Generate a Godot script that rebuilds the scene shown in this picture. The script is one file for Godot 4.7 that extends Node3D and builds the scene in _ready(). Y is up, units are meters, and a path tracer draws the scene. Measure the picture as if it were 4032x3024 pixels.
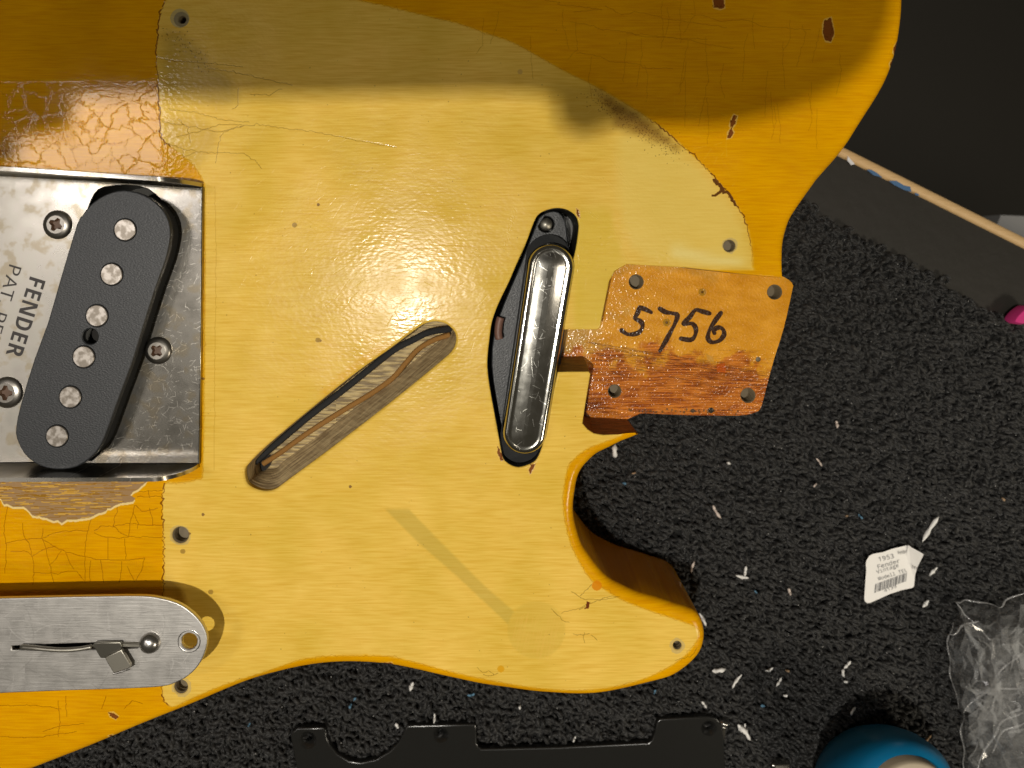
extends Node3D
# A worn yellow guitar body on a black carpeted bench. All heights are in millimetres above the carpet backing;
# the plan of the body is measured in drawing units of 0.08 mm (12.5 units to the millimetre) on the plane of its top.
const U := 12500.0          # drawing units per metre
const CX := 1980.0          # plan point under the camera
const CY := 1000.0
const TOP := 44.5           # height of the body's top
const EYE := 274.5          # height of the camera
const FLOOR := 28.5         # height of the neck pocket's floor

var rng := RandomNumberGenerator.new()
var st: SurfaceTool
var M := {}
var body: Node3D
var outer_chain := PackedVector2Array()

# ------------------------------------------------------------------ camera, light
func _ready() -> void:
	rng.seed = 7
	var cam := Camera3D.new()
	cam.name = "camera"
	cam.projection = Camera3D.PROJECTION_FRUSTUM
	cam.near = 0.01
	cam.far = 20.0
	cam.size = 3024.0 / 2875.0 * cam.near
	cam.frustum_offset = Vector2(36.0, -512.0) / 2875.0 * cam.near
	cam.position = Vector3(0, EYE / 1000.0, 0)
	cam.rotation_degrees = Vector3(-90, 0, 0)
	add_child(cam)
	cam.current = true
	var lens := CameraAttributesPhysical.new()
	lens.frustum_focal_length = 5.7
	lens.frustum_focus_distance = 0.231
	lens.frustum_near = 0.01
	lens.frustum_far = 20.0
	lens.exposure_aperture = 1.9
	cam.attributes = lens
	cam.projection = Camera3D.PROJECTION_FRUSTUM
	cam.near = 0.01
	cam.far = 20.0
	cam.size = 3024.0 / 2875.0 * cam.near
	var we := WorldEnvironment.new()
	we.name = "environment"
	var e := Environment.new()
	e.background_mode = Environment.BG_COLOR
	e.background_color = Color(0.054, 0.047, 0.034).linear_to_srgb()
	e.tonemap_mode = Environment.TONE_MAPPER_LINEAR
	e.tonemap_exposure = 1.0
	e.sdfgi_enabled = true
	e.ssao_enabled = true
	e.ssil_enabled = true
	we.environment = e
	add_child(we)
	lamp("spot_lamp", Vector3(-0.15, 0.945, 0.06), Vector2(0.018, 0.018), 0.515, Color(1.0, 0.975, 0.93), "small round spot lamp above the bench", 0.05)
	lamp("unseen_panel", Vector3(-0.981, 1.55, -0.228), Vector2(0.368, 0.094), 0.20, Color(1.0, 0.97, 0.95), "long unseen light panel, sized to the glare above the bridge", 0.04)  # stands for the source reflected above the bridge, sized to that glare
	lamp("unseen_panel", Vector3(-0.909, 1.55, -0.330), Vector2(0.224, 0.108), 0.14, Color(1.0, 0.97, 0.95), "short unseen light panel, set off to step that glare", 0.04)  # second half of that source, split off to step the glare's edge
	lamp("ceiling_spot", Vector3(0.27, 1.30, 0.06), Vector2(0.05, 0.05), 0.022, Color(1.0, 0.95, 0.88), "ceiling spot lamp above the neck end", 0.05)
	lamp("ceiling_spot", Vector3(-0.42, 1.30, 0.02), Vector2(0.07, 0.10), 0.03, Color(1.0, 0.95, 0.88), "ceiling spot lamp beside the light panel", 0.05)
	lamp("unseen_panel", Vector3(-1.15, 1.55, 0.22), Vector2(0.30, 0.62), 0.036, Color(1.0, 0.97, 0.93), "dim light panel added to brighten the bridge plate", 0.04)  # added panel, gives the left of the bridge plate something bright to reflect
	lamp("fill_light", Vector3(0.46, 0.56, 0.36), Vector2(0.12, 0.12), 0.185, Color(1.0, 0.95, 0.86), "added square fill light to the right of the bench", 0.04)  # added fill light, lifts the shade on the upper right bout
	make_materials()
	build_bench()
	build_body()
	build_bridge()
	build_bridge_pickup()
	build_neck_pickup()
	build_control_plate()
	build_pickguard()
	build_small_things()
	build_lint()
	build_carpet()
	build_shade_slab()
	for o in get_children():            # set each thing's node at its base
		if o.has_meta("label") and o.get_class() == "Node3D" and o.position == Vector3.ZERO: rebase(o)

func rebase(o: Node3D) -> void:
	var box := AABB()
	var first := true
	for m in o.find_children("*", "MeshInstance3D", true, false):
		var b: AABB = m.global_transform * m.get_aabb()
		box = b if first else box.merge(b)
		first = false
	if first: return
	var at := Vector3(box.get_center().x, box.position.y, box.get_center().z)
	o.position = at
	for c in o.get_children(): c.position -= at

func lamp(called: String, at: Vector3, size: Vector2, energy: float, c: Color, label: String, depth: float) -> void:
	var t := thing(called, label, "lamp")
	t.position = at
	var h := MeshInstance3D.new()
	h.name = "housing"
	var bm := BoxMesh.new()
	bm.size = Vector3(size.x + 0.012, depth, size.y + 0.012)
	h.mesh = bm
	h.position.y = depth / 2 + 0.004
	h.material_override = mat(Color(0.5, 0.5, 0.5), 0.5)
	t.add_child(h)
	var g := MeshInstance3D.new()
	g.name = "diffuser"
	var gm := BoxMesh.new()
	gm.size = Vector3(size.x, 0.003, size.y)
	g.mesh = gm
	g.position.y = 0.002
	var em := mat(Color(0.9, 0.9, 0.88), 0.5)
	em.emission_enabled = true
	em.emission = c
	em.emission_energy_multiplier = 1.0
	g.material_override = em
	t.add_child(g)
	var l := AreaLight3D.new()
	l.name = "light"
	l.area_size = size
	l.light_energy = energy
	l.light_color = c
	l.shadow_enabled = true
	l.rotation_degrees = Vector3(-90, 0, 0)
	l.position.y = -0.002
	t.add_child(l)

# ------------------------------------------------------------------ helpers
func Q(p: Vector2, h: float) -> Vector3:            # plan point straight below / above a point of the top plane
	return Vector3((p.x - CX) / U, h / 1000.0, (p.y - CY) / U)

func P(p: Vector2, h: float) -> Vector3:            # point at height h of a thing measured on the drawing's view from above
	var k := (EYE - h) / (EYE - TOP)
	return Vector3((p.x - CX) * k / U, h / 1000.0, (p.y - CY) * k / U)

func low(p: Vector2, h: float) -> Vector2:          # plan coordinates of the same
	var k := (EYE - h) / (EYE - TOP)
	return Vector2(CX + (p.x - CX) * k, CY + (p.y - CY) * k)

func lows(a: PackedVector2Array, h: float) -> PackedVector2Array:
	var r := PackedVector2Array()
	for p in a: r.append(low(p, h))
	return r

func pts(a: Array) -> PackedVector2Array:
	var r := PackedVector2Array()
	for i in range(0, a.size(), 2): r.append(Vector2(a[i], a[i + 1]))
	return r

func smooth(a: PackedVector2Array, n: int, closed: bool) -> PackedVector2Array:
	var r := PackedVector2Array()
	var c := a.size()
	for i in (c if closed else c - 1):
		var p0 = a[(i - 1 + c) % c] if closed or i > 0 else a[i]
		var p1 = a[i]
		var p2 = a[(i + 1) % c]
		var p3 = a[(i + 2) % c] if closed or i + 2 < c else p2
		for k in n: r.append(p1.cubic_interpolate(p2, p0, p3, float(k) / n))
	if not closed: r.append(a[c - 1])
	return r

func area2(a: PackedVector2Array) -> float:
	var s := 0.0
	for i in a.size(): s += a[i].cross(a[(i + 1) % a.size()])
	return s

func cw(a: PackedVector2Array) -> PackedVector2Array:     # clockwise as seen from above (x right, y down)
	if area2(a) < 0:
		var b := a.duplicate()
		b.reverse()
		return b
	return a

func inset(a: PackedVector2Array, d) -> PackedVector2Array:  # a clockwise; d one number or one per point; positive goes inwards
	var r := PackedVector2Array()
	var c := a.size()
	for i in c:
		var e1: Vector2 = (a[i] - a[(i - 1 + c) % c]).normalized()
		var e2: Vector2 = (a[(i + 1) % c] - a[i]).normalized()
		var n := Vector2(-e1.y, e1.x) + Vector2(-e2.y, e2.x)
		var l := n.length()
		n = Vector2.ZERO if l < 0.01 else n / l * minf(1.6, 2.0 / l)
		r.append(a[i] + n * (d if d is float or d is int else d[i]))
	return r

func capsule(a: Vector2, b: Vector2, ra: float, rb: float, n := 14) -> PackedVector2Array:
	var r := PackedVector2Array()
	var u := (b - a).normalized()
	var t := u.angle()
	for i in n + 1: r.append(b + Vector2.from_angle(t - PI / 2 + PI * i / n) * rb)
	for i in n + 1: r.append(a + Vector2.from_angle(t + PI / 2 + PI * i / n) * ra)
	return r

func circle(c: Vector2, r: float, n := 24) -> PackedVector2Array:
	var a := PackedVector2Array()
	for i in n: a.append(c + Vector2.from_angle(TAU * i / n) * r)
	return a

func tri2d(outer: PackedVector2Array, holes := []) -> PackedVector2Array:
	var r := PackedVector2Array()
	if holes.is_empty():
		var one := outer
		if area2(one) < 0:
			one = outer.duplicate()
			one.reverse()
		var id1 := Geometry2D.triangulate_polygon(one)
		if id1.is_empty(): id1 = ears(one)
		for i in id1: r.append(one[i])
		return r
	# holes are joined to the outline by a cut each, then the one outline is triangulated
	var out := outer.duplicate()
	if area2(out) < 0: out.reverse()
	var hs := []
	for h in holes:
		var q := PackedVector2Array(h)
		if area2(q) > 0: q.reverse()
		var best := 0
		for i in q.size():
			if q[i].x > q[best].x: best = i
		hs.append([q[best].x, q, best])
	hs.sort_custom(func(a, b): return a[0] > b[0])
	for n in hs.size():
		var q: PackedVector2Array = hs[n][1]
		var b: int = hs[n][2]
		var order := range(out.size())
		order.sort_custom(func(i, j): return out[i].distance_squared_to(q[b]) < out[j].distance_squared_to(q[b]))
		var at := -1
		for i in order:
			if out[i].x < q[b].x: continue
			var clear := true
			var loops := [out]
			for m in range(n, hs.size()): loops.append(hs[m][1])
			for l in loops:
				for k in l.size():
					var e0: Vector2 = l[k]
					var e1: Vector2 = l[(k + 1) % l.size()]
					if e0 == out[i] or e1 == out[i] or e0 == q[b] or e1 == q[b]: continue
					if Geometry2D.segment_intersects_segment(out[i], q[b], e0, e1) != null:
						clear = false
						break
				if not clear: break
			if clear:
				at = i
				break
		if at < 0:
			printerr("no cut for a hole")
			continue
		var joined := PackedVector2Array()
		for i in at + 1: joined.append(out[i])
		for i in q.size() + 1: joined.append(q[(b + i) % q.size()])
		for i in range(at, out.size()): joined.append(out[i])
		out = joined
	var ids := Geometry2D.triangulate_polygon(out)
	if ids.is_empty(): ids = ears(out)
	for i in ids: r.append(out[i])
	return r

func ears(a: PackedVector2Array) -> PackedInt32Array:       # ear clipping of a clockwise outline that may touch itself
	var r := PackedInt32Array()
	var v := range(a.size())
	var i := 0
	var stuck := 0
	while v.size() > 2 and stuck < v.size() * 2:
		var c := v.size()
		i = i % c
		var p := a[v[(i - 1 + c) % c]]
		var q := a[v[i]]
		var s := a[v[(i + 1) % c]]
		var ok := (q - p).cross(s - q) > 1e-6
		if ok:
			for k in v:
				var t := a[k]
				if t == p or t == q or t == s: continue
				if (q - p).cross(t - p) >= 0 and (s - q).cross(t - q) >= 0 and (p - s).cross(t - s) >= 0:
					ok = false
					break
		if ok:
			r.append_array([v[(i - 1 + c) % c], v[i], v[(i + 1) % c]])
			v.remove_at(i)
			stuck = 0
		else:
			i += 1
			stuck += 1
	return r

func begin() -> void:
	st = SurfaceTool.new()
	st.begin(Mesh.PRIMITIVE_TRIANGLES)

func vert(p: Vector3) -> void:
	st.set_uv(Vector2((p.x * U + CX + 400.0) / 4096.0, (p.z * U + CY + 40.0) / 3072.0))
	st.add_vertex(p)

func tri(a: Vector3, b: Vector3, c: Vector3) -> void:
	vert(a); vert(b); vert(c)

func quad(a: Vector3, b: Vector3, c: Vector3, d: Vector3) -> void:
	tri(a, b, c); tri(a, c, d)

func group(g: int) -> void:
	st.set_smooth_group(g)

func cap(outer: PackedVector2Array, holes: Array, h: float, up := true) -> void:   # plan polygon at height h
	group(-1)
	var t := tri2d(outer, holes)
	for i in range(0, t.size(), 3):
		var a := t[i]; var b := t[i + 1]; var c := t[i + 2]
		if ((b - a).cross(c - a) > 0) != up:
			var s := b; b = c; c = s
		tri(Q(a, h), Q(b, h), Q(c, h))

func loop(a: PackedVector2Array, h) -> PackedVector3Array:
	var r := PackedVector3Array()
	for i in a.size(): r.append(Q(a[i], h if h is float or h is int else h[i]))
	return r

func strip(a: PackedVector3Array, b: PackedVector3Array, closed := true) -> void:   # a above b, both clockwise: faces outwards
	var c := a.size()
	for i in (c if closed else c - 1):
		var j := (i + 1) % c
		quad(a[i], a[j], b[j], b[i])

func strip_in(a: PackedVector3Array, b: PackedVector3Array, closed := true) -> void:  # the wall of a recess
	strip(b, a, closed)

func obj(called: String, m: Material, parent: Node3D) -> MeshInstance3D:
	st.generate_normals()
	var mi := MeshInstance3D.new()
	mi.name = called
	mi.mesh = st.commit()
	mi.material_override = m
	parent.add_child(mi, true)
	return mi

func thing(called: String, label: String, category: String, grp := "") -> Node3D:
	var o := Node3D.new()
	o.name = numbered(called)
	add_child(o)
	return tag(o, label, category, grp)

var taken := {}
func numbered(called: String) -> String:
	var n: int = taken.get(called, 0)
	taken[called] = n + 1
	return called if n == 0 else "%s_%03d" % [called, n]

func tag(o: Node3D, label: String, category: String, grp := "") -> Node3D:
	o.set_meta("label", label)
	o.set_meta("category", category)
	if grp: o.set_meta("group", grp)
	return o

func slab(called: String, a: PackedVector2Array, holes: Array, h0: float, h1: float, bevel: float, m: Material, parent: Node3D) -> MeshInstance3D:
	# a plate with plan outline a (clockwise) between heights h0 < h1, its top edge rounded by «bevel» mm
	begin()
	var bu := bevel * 12.5
	var last := loop(a, h1 - bevel)
	for k in 3:
		var th := PI / 2 * (k + 1) / 3.0
		var nx := loop(inset(a, bu * (1.0 - cos(th))), h1 - bevel + bevel * sin(th))
		group(2)
		strip(nx, last)
		last = nx
	group(3)
	strip(loop(a, h1 - bevel), loop(a, h0))
	var hs := []
	for h in holes:
		var hc := cw(h)
		hs.append(inset(hc, -bu * 0.7))
		group(4)
		strip_in(loop(inset(hc, -bu * 0.7), h1), loop(hc, h1 - bevel * 0.7))
		group(5)
		strip_in(loop(hc, h1 - bevel * 0.7), loop(hc, h0))
	cap(inset(a, bu), hs, h1)
	cap(a, holes, h0, false)
	return obj(called, m, parent)

func tube(path: PackedVector3Array, r, n := 8, ends := true) -> void:
	var rings := []
	var c := path.size()
	var side := Vector3.UP
	for i in c:
		var d := (path[mini(i + 1, c - 1)] - path[maxi(i - 1, 0)]).normalized()
		if absf(d.dot(side)) > 0.95: side = Vector3.RIGHT
		var x := d.cross(side).normalized()
		var y := x.cross(d).normalized()
		var ring := PackedVector3Array()
		var rr: float = r if r is float else r[i]
		for k in n: ring.append(path[i] + (x * cos(TAU * k / n) + y * sin(TAU * k / n)) * rr)
		rings.append(ring)
	group(1)
	for i in c - 1:
		for k in n:
			var j := (k + 1) % n
			quad(rings[i][k], rings[i + 1][k], rings[i + 1][j], rings[i][j])
	if ends:
		for k in range(1, n - 1):
			tri(rings[0][0], rings[0][k], rings[0][k + 1])
			tri(rings[c - 1][0], rings[c - 1][k + 1], rings[c - 1][k])

func path3(a: PackedVector2Array, hs, sub := 4) -> PackedVector3Array:
	var s := smooth(a, sub, false)
	var r := PackedVector3Array()
	for i in s.size():
		var h: float
		if hs is Array:
			var f := float(i) / sub
			var k := mini(int(f), hs.size() - 2)
			h = lerpf(hs[k], hs[k + 1], f - k)
		else:
			h = hs
		r.append(P(s[i], h))
	return r

func lathe(c: Vector2, prof: Array, n := 28, g := 1) -> void:      # prof: [radius in drawing units, height in mm] from the outside up to the middle; c plan
	group(g)
	for i in prof.size() - 1:
		var a := circle(c, maxf(prof[i][0], 0.01), n)
		var b := circle(c, maxf(prof[i + 1][0], 0.01), n)
		strip(loop(b, prof[i + 1][1]), loop(a, prof[i][1]))

# ------------------------------------------------------------------ materials
func mat(c: Color, rough: float, metal := 0.0) -> StandardMaterial3D:   # c linear
	var m := StandardMaterial3D.new()
	m.albedo_color = c.linear_to_srgb()
	m.roughness = rough
	m.metallic = metal
	return m

func noise(seed_: int, f: float, oct := 3, type := FastNoiseLite.TYPE_SIMPLEX_SMOOTH) -> FastNoiseLite:
	var n := FastNoiseLite.new()
	n.seed = seed_
	n.frequency = f
	n.noise_type = type
	n.fractal_octaves = oct
	return n

func noise_bytes(seed_: int, f: float, w: int, h: int, fw: int, fh: int, oct := 3) -> PackedByteArray:   # noise computed at w x h, stretched to fw x fh
	var im := noise(seed_, f, oct).get_image(w, h)
	if w != fw or h != fh: im.resize(fw, fh, Image.INTERPOLATE_CUBIC)
	return im.get_data()

func tex(im: Image) -> ImageTexture:
	return ImageTexture.create_from_image(im)

func tri_noise(m: StandardMaterial3D, scale: Vector3) -> void:
	m.uv1_triplanar = true
	m.uv1_world_triplanar = true
	m.uv1_scale = scale

func scratch_image(n: int, side: int, bg: int, spread: float, lo: int, hi: int, len0: float, len1: float, turn: float) -> Image:
	var base := noise(n, 0.02, 4).get_image(side, side)
	var d := base.get_data()
	for i in d.size(): d[i] = clampi(bg + int((d[i] - 128) * spread), 0, 255)
	var im := Image.create_from_data(side, side, false, Image.FORMAT_L8, d)
	for k in n:
		var p := Vector2(rng.randf() * side, rng.randf() * side)
		var a := turn + rng.randfn(0.0, 0.9)
		var l := rng.randf_range(len0, len1)
		var bend := rng.randfn(0, 0.012)
		var g := rng.randi_range(lo, hi) / 255.0
		var q := p
		for s in int(l):
			q += Vector2.from_angle(a)
			a += bend
			im.set_pixel(posmod(int(q.x), side), posmod(int(q.y), side), Color(g, g, g))
	return im

func make_materials() -> void:
	# chromed / nickel plated steel with scratches
	# worn dull towards the tail, bright and scratched towards the front edge
	var bn := noise(3, 0.012, 4).get_image(1024, 1024).get_data()
	var bc := PackedByteArray()
	bc.resize(1024 * 1024 * 3)
	for i in 1024 * 1024:
		var x := i % 1024
		var v := bn[i] - 128
		var dull := clampf((620.0 - x + v * 0.5) / 340.0, 0.0, 1.0)
		var stain := clampf((v - 14) / 50.0, 0.0, 1.0)
		bn[i] = clampi(int(lerpf(52.0, 128.0, dull)) + int(v * 0.06), 14, 255)
		bc[i * 3] = int(lerpf(176.0, 182.0, dull) - stain * 14.0)
		bc[i * 3 + 1] = int(lerpf(172.0, 177.0, dull) - stain * 19.0)
		bc[i * 3 + 2] = int(lerpf(164.0, 168.0, dull) - stain * 28.0)
	var bri := Image.create_from_data(1024, 1024, false, Image.FORMAT_L8, bn)
	var brh := Image.create_empty(1024, 1024, false, Image.FORMAT_L8)
	brh.fill(Color(0.5, 0.5, 0.5))
	for k in 6500:
		var p := Vector2(rng.randf_range(380, 1010) if k % 4 else rng.randf_range(0, 1010), rng.randf() * 1024)
		var a := rng.randfn(-0.5, 0.7) if rng.randf() < 0.6 else rng.randf() * TAU
		var l := rng.randf_range(3, 22)
		var bend := rng.randfn(0, 0.01)
		var g := rng.randf_range(0.25, 0.75)
		for q in int(l):
			p += Vector2.from_angle(a)
			a += bend
			if p.x < 0 or p.y < 0 or p.x > 1023 or p.y > 1023: break
			brh.set_pixel(int(p.x), int(p.y), Color(g, g, g))
			if k % 3 == 0: bri.set_pixel(int(p.x), int(p.y), Color(0.30, 0.30, 0.30))
	var ch := mat(Color.WHITE, 1.0, 1.0)
	ch.albedo_texture = tex(Image.create_from_data(1024, 1024, false, Image.FORMAT_RGB8, bc))
	ch.roughness_texture = tex(bri)
	ch.heightmap_enabled = true
	ch.heightmap_texture = tex(brh)
	ch.heightmap_scale = 0.001
	ch.uv1_scale = Vector3(4096.0 / 1350.0, 3072.0 / 1350.0, 1)
	ch.uv1_offset = Vector3(50.0 / 1350.0, -640.0 / 1350.0, 0)
	M.bridge = ch
	var cv := mat(Color(0.46, 0.45, 0.41), 1.0, 1.0)
	cv.roughness_texture = tex(scratch_image(260, 512, 30, 0.04, 40, 90, 6, 40, 1.2))
	cv.heightmap_enabled = true
	cv.heightmap_texture = tex(scratch_image(420, 512, 128, 0.10, 60, 200, 5, 40, 0.6))
	cv.heightmap_scale = 0.0005
	tri_noise(cv, Vector3(24, 24, 24))
	M.cover = cv
	# brushed steel of the control plate
	var br := noise(5, 0.11, 3).get_image(48, 1024)
	br.resize(1024, 1024, Image.INTERPOLATE_CUBIC)
	var cp := mat(Color(0.62, 0.60, 0.57), 0.42, 1.0)
	cp.heightmap_enabled = true
	cp.heightmap_texture = tex(br)
	cp.heightmap_scale = 0.0016
	cp.roughness = 1.0
	cp.roughness_texture = tex(scratch_image(500, 512, 112, 0.10, 90, 140, 20, 90, 0.0))
	cp.anisotropy_enabled = false
	tri_noise(cp, Vector3(14, 14, 14))
	M.plate = cp
	M.steel = mat(Color(0.55, 0.53, 0.50), 0.25, 1.0)
	M.dull = mat(Color(0.36, 0.34, 0.29), 0.42, 1.0)
	M.dark_steel = mat(Color(0.20, 0.19, 0.16), 0.35, 1.0)
	M.rust = mat(Color(0.11, 0.06, 0.035), 0.5)
	M.screw = mat(Color(0.30, 0.28, 0.25), 0.33, 1.0)
	var bk := mat(Color(0.028, 0.030, 0.033), 0.42)
	bk.heightmap_enabled = true
	var fib := noise(9, 0.12, 4).get_image(256, 512)
	fib.resize(512, 512, Image.INTERPOLATE_CUBIC)
	bk.heightmap_texture = tex(fib)
	bk.heightmap_scale = 0.006
	tri_noise(bk, Vector3(34, 34, 34))
	M.fibre = bk
	M.pole = mat(Color(0.50, 0.46, 0.40), 0.38, 0.9)
	var pn := noise(21, 0.03, 4).get_image(256, 256)
	var pd := pn.get_data()
	var rgbd := PackedByteArray()
	for v in pd:
		var t := clampf((v - 90) / 80.0, 0.0, 1.0)
		rgbd.append(int(lerpf(138, 188, t))); rgbd.append(int(lerpf(130, 181, t))); rgbd.append(int(lerpf(120, 173, t)))
	M.pole.albedo_color = Color.WHITE
	M.pole.albedo_texture = tex(Image.create_from_data(256, 256, false, Image.FORMAT_RGB8, rgbd))
	tri_noise(M.pole, Vector3(40, 40, 40))
	M.hole = mat(Color(0.045, 0.035, 0.02), 0.8)
	M.hole_wood = mat(Color(0.20, 0.155, 0.09), 0.6)
	M.dark = mat(Color(0.012, 0.010, 0.008), 0.8)
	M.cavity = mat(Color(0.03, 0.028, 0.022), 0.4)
	M.ink = mat(Color(0.028, 0.022, 0.02), 0.5)
	M.print = mat(Color(0.06, 0.06, 0.065), 0.6)
	M.black_gloss = mat(Color(0.013, 0.013, 0.012), 0.22)
	M.black_gloss.heightmap_enabled = true
	M.black_gloss.heightmap_texture = tex(scratch_image(300, 512, 128, 0.25, 90, 170, 10, 60, 1.0))
	M.black_gloss.heightmap_scale = 0.002
	tri_noise(M.black_gloss, Vector3(12, 12, 12))
	var cl := noise(31, 0.35, 2).get_image(256, 256)
	M.cloth_black = mat(Color(0.018, 0.019, 0.02), 0.9)
	M.cloth_black.heightmap_enabled = true
	M.cloth_black.heightmap_texture = tex(cl)
	M.cloth_black.heightmap_scale = 0.02
	tri_noise(M.cloth_black, Vector3(60, 60, 60))
	M.cloth_tan = mat(Color(0.33, 0.16, 0.035), 0.85)
	M.cloth_tan.heightmap_enabled = true
	M.cloth_tan.heightmap_texture = M.cloth_black.heightmap_texture
	M.cloth_tan.heightmap_scale = 0.02
	tri_noise(M.cloth_tan, Vector3(60, 60, 60))
	M.copper = mat(Color(0.20, 0.10, 0.07), 0.5)
	# raw wood in the wire channel
	var rw := noise(41, 0.10, 4).get_image(64, 512)
	rw.resize(512, 512, Image.INTERPOLATE_CUBIC)
	var rd := rw.get_data()
	var rb := PackedByteArray()
	for v in rd:
		var t := clampf((v - 70) / 110.0, 0.0, 1.0)
		rb.append(int(lerpf(132, 205, t))); rb.append(int(lerpf(112, 184, t))); rb.append(int(lerpf(82, 140, t)))
	M.raw_wood = mat(Color.WHITE, 0.55)
	M.raw_wood.albedo_texture = tex(Image.create_from_data(512, 512, false, Image.FORMAT_RGB8, rb))
	M.raw_wood.heightmap_enabled = true
	M.raw_wood.heightmap_texture = tex(rw)
	M.raw_wood.heightmap_scale = 0.02
	tri_noise(M.raw_wood, Vector3(18, 18, 18))
	M.brown_wood = M.raw_wood.duplicate()
	M.brown_wood.albedo_color = Color(0.66, 0.42, 0.22)
	M.pale_wood = M.raw_wood.duplicate()
	M.pale_wood.albedo_color = Color(1.0, 0.98, 0.86)
	M.olive = M.raw_wood.duplicate()
	M.olive.albedo_color = Color(0.72, 0.58, 0.22)
	make_body_texture()
	make_pocket_texture()

# ------------------------------------------------------------------ painting
const TW := 2048
const TH := 1536
func tx(p: Vector2) -> Vector2:
	return Vector2((p.x + 400.0) / 2.0, (p.y + 40.0) / 2.0)

func fill_poly(im: Image, a: PackedVector2Array, c: Color) -> void:     # a in texels
	var y0 := 1e9
	var y1 := -1e9
	for p in a:
		y0 = minf(y0, p.y); y1 = maxf(y1, p.y)
	for y in range(maxi(0, int(y0)), mini(im.get_height() - 1, int(y1)) + 1):
		var xs := []
		var yy := y + 0.5
		for i in a.size():
			var p := a[i]
			var q := a[(i + 1) % a.size()]
			if (p.y <= yy) != (q.y <= yy): xs.append(p.x + (yy - p.y) / (q.y - p.y) * (q.x - p.x))
		xs.sort()
		for i in range(0, xs.size() - 1, 2):
			im.fill_rect(Rect2i(roundi(xs[i]), y, maxi(1, roundi(xs[i + 1]) - roundi(xs[i])), 1), c)

func texels(a: PackedVector2Array) -> PackedVector2Array:
	var r := PackedVector2Array()
	for p in a: r.append(tx(p))
	return r

func stroke(im: Image, a: PackedVector2Array, w: float, c: Color) -> void:
	for i in a.size() - 1:
		var n := maxi(1, int(a[i].distance_to(a[i + 1]) * 1.5))
		for k in n + 1:
			var p := a[i].lerp(a[i + 1], float(k) / n)
			var s := maxi(1, roundi(w))
			im.fill_rect(Rect2i(roundi(p.x - w / 2), roundi(p.y - w / 2), s, s), c)

func disc(im: Image, p: Vector2, r: float, c: Color) -> void:
	for y in range(int(p.y - r), int(p.y + r) + 1):
		var h := r * r - (y - p.y) * (y - p.y)
		if h > 0: im.fill_rect(Rect2i(roundi(p.x - sqrt(h)), y, maxi(1, roundi(2 * sqrt(h))), 1), c)

func wander(a: PackedVector2Array, amp: float, step: float) -> PackedVector2Array:     # a line redrawn as an uneven crack
	var r := PackedVector2Array()
	for i in a.size() - 1:
		var n := maxi(1, int(a[i].distance_to(a[i + 1]) / step))
		for k in n:
			r.append(a[i].lerp(a[i + 1], float(k) / n) + Vector2(rng.randfn(0, amp), rng.randfn(0, amp)))
	r.append(a[a.size() - 1])
	return r

func soft(im: Image, k: int) -> void:      # blurs by halving and enlarging again
	var w := im.get_width()
	var h := im.get_height()
	while k > 1:
		im.shrink_x2()
		k /= 2
	im.resize(w, h, Image.INTERPOLATE_CUBIC)

func blank(c := Color(0.4, 0.3, 0.08)) -> Image:      # empty, in a colour that soft edges may fade to
	var im := Image.create_empty(TW, TH, false, Image.FORMAT_RGBA8)
	im.fill(Color(c.r, c.g, c.b, 0.0))
	return im

func rough_edge(a: PackedVector2Array, amp: float, step := 14.0) -> PackedVector2Array:
	var b := a.duplicate()
	b.append(a[0])
	return wander(b, amp, step)

func pale_outline() -> PackedVector2Array:       # the area that the pickguard kept from the sun
	return smooth(pts([667, -8, 640, 25, 624, 81, 616, 217, 622, 330, 629, 434, 636, 542, 690, 590, 760, 650, 800, 712, 803, 760, 806, 1000, 803, 1500, 798, 1846,
		780, 1886, 700, 1900, 648, 1906, 640, 1991, 643, 2125, 643, 2284, 640, 2500, 638, 2702, 641, 2746, 661, 2776, 690, 2782, 780, 2740, 900, 2692, 1036, 2650, 1171, 2602, 1262, 2587, 1352, 2582,
		1488, 2582, 1578, 2594, 1714, 2630, 1849, 2664, 2000, 2694, 2150, 2715, 2290, 2720, 2420, 2706, 2540, 2672, 2650, 2618, 2720, 2560, 2752, 2500, 2740, 2468, 2700, 2452, 2652, 2435, 2562, 2405, 2453, 2363, 2381, 2321, 2320, 2273,
		2266, 2182, 2234, 2092, 2218, 1971, 2234, 1851, 2262, 1806, 2320, 1764, 2400, 1734, 2460, 1700, 2440, 1600, 2420, 1300, 2440, 1120, 2480, 1062, 2700, 1062, 2955, 1064, 2964, 1054, 2962, 1000, 2943, 890,
		2905, 814, 2851, 743, 2770, 651, 2688, 575, 2623, 515, 2525, 445, 2417, 380, 2308, 320, 2239, 288, 2131, 228, 2022, 168, 1914, 130, 1805, 92, 1697, 66, 1588, 40, 1480, 14, 1300, -14, 1000, -30, 760, -26]), 3, true)

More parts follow.
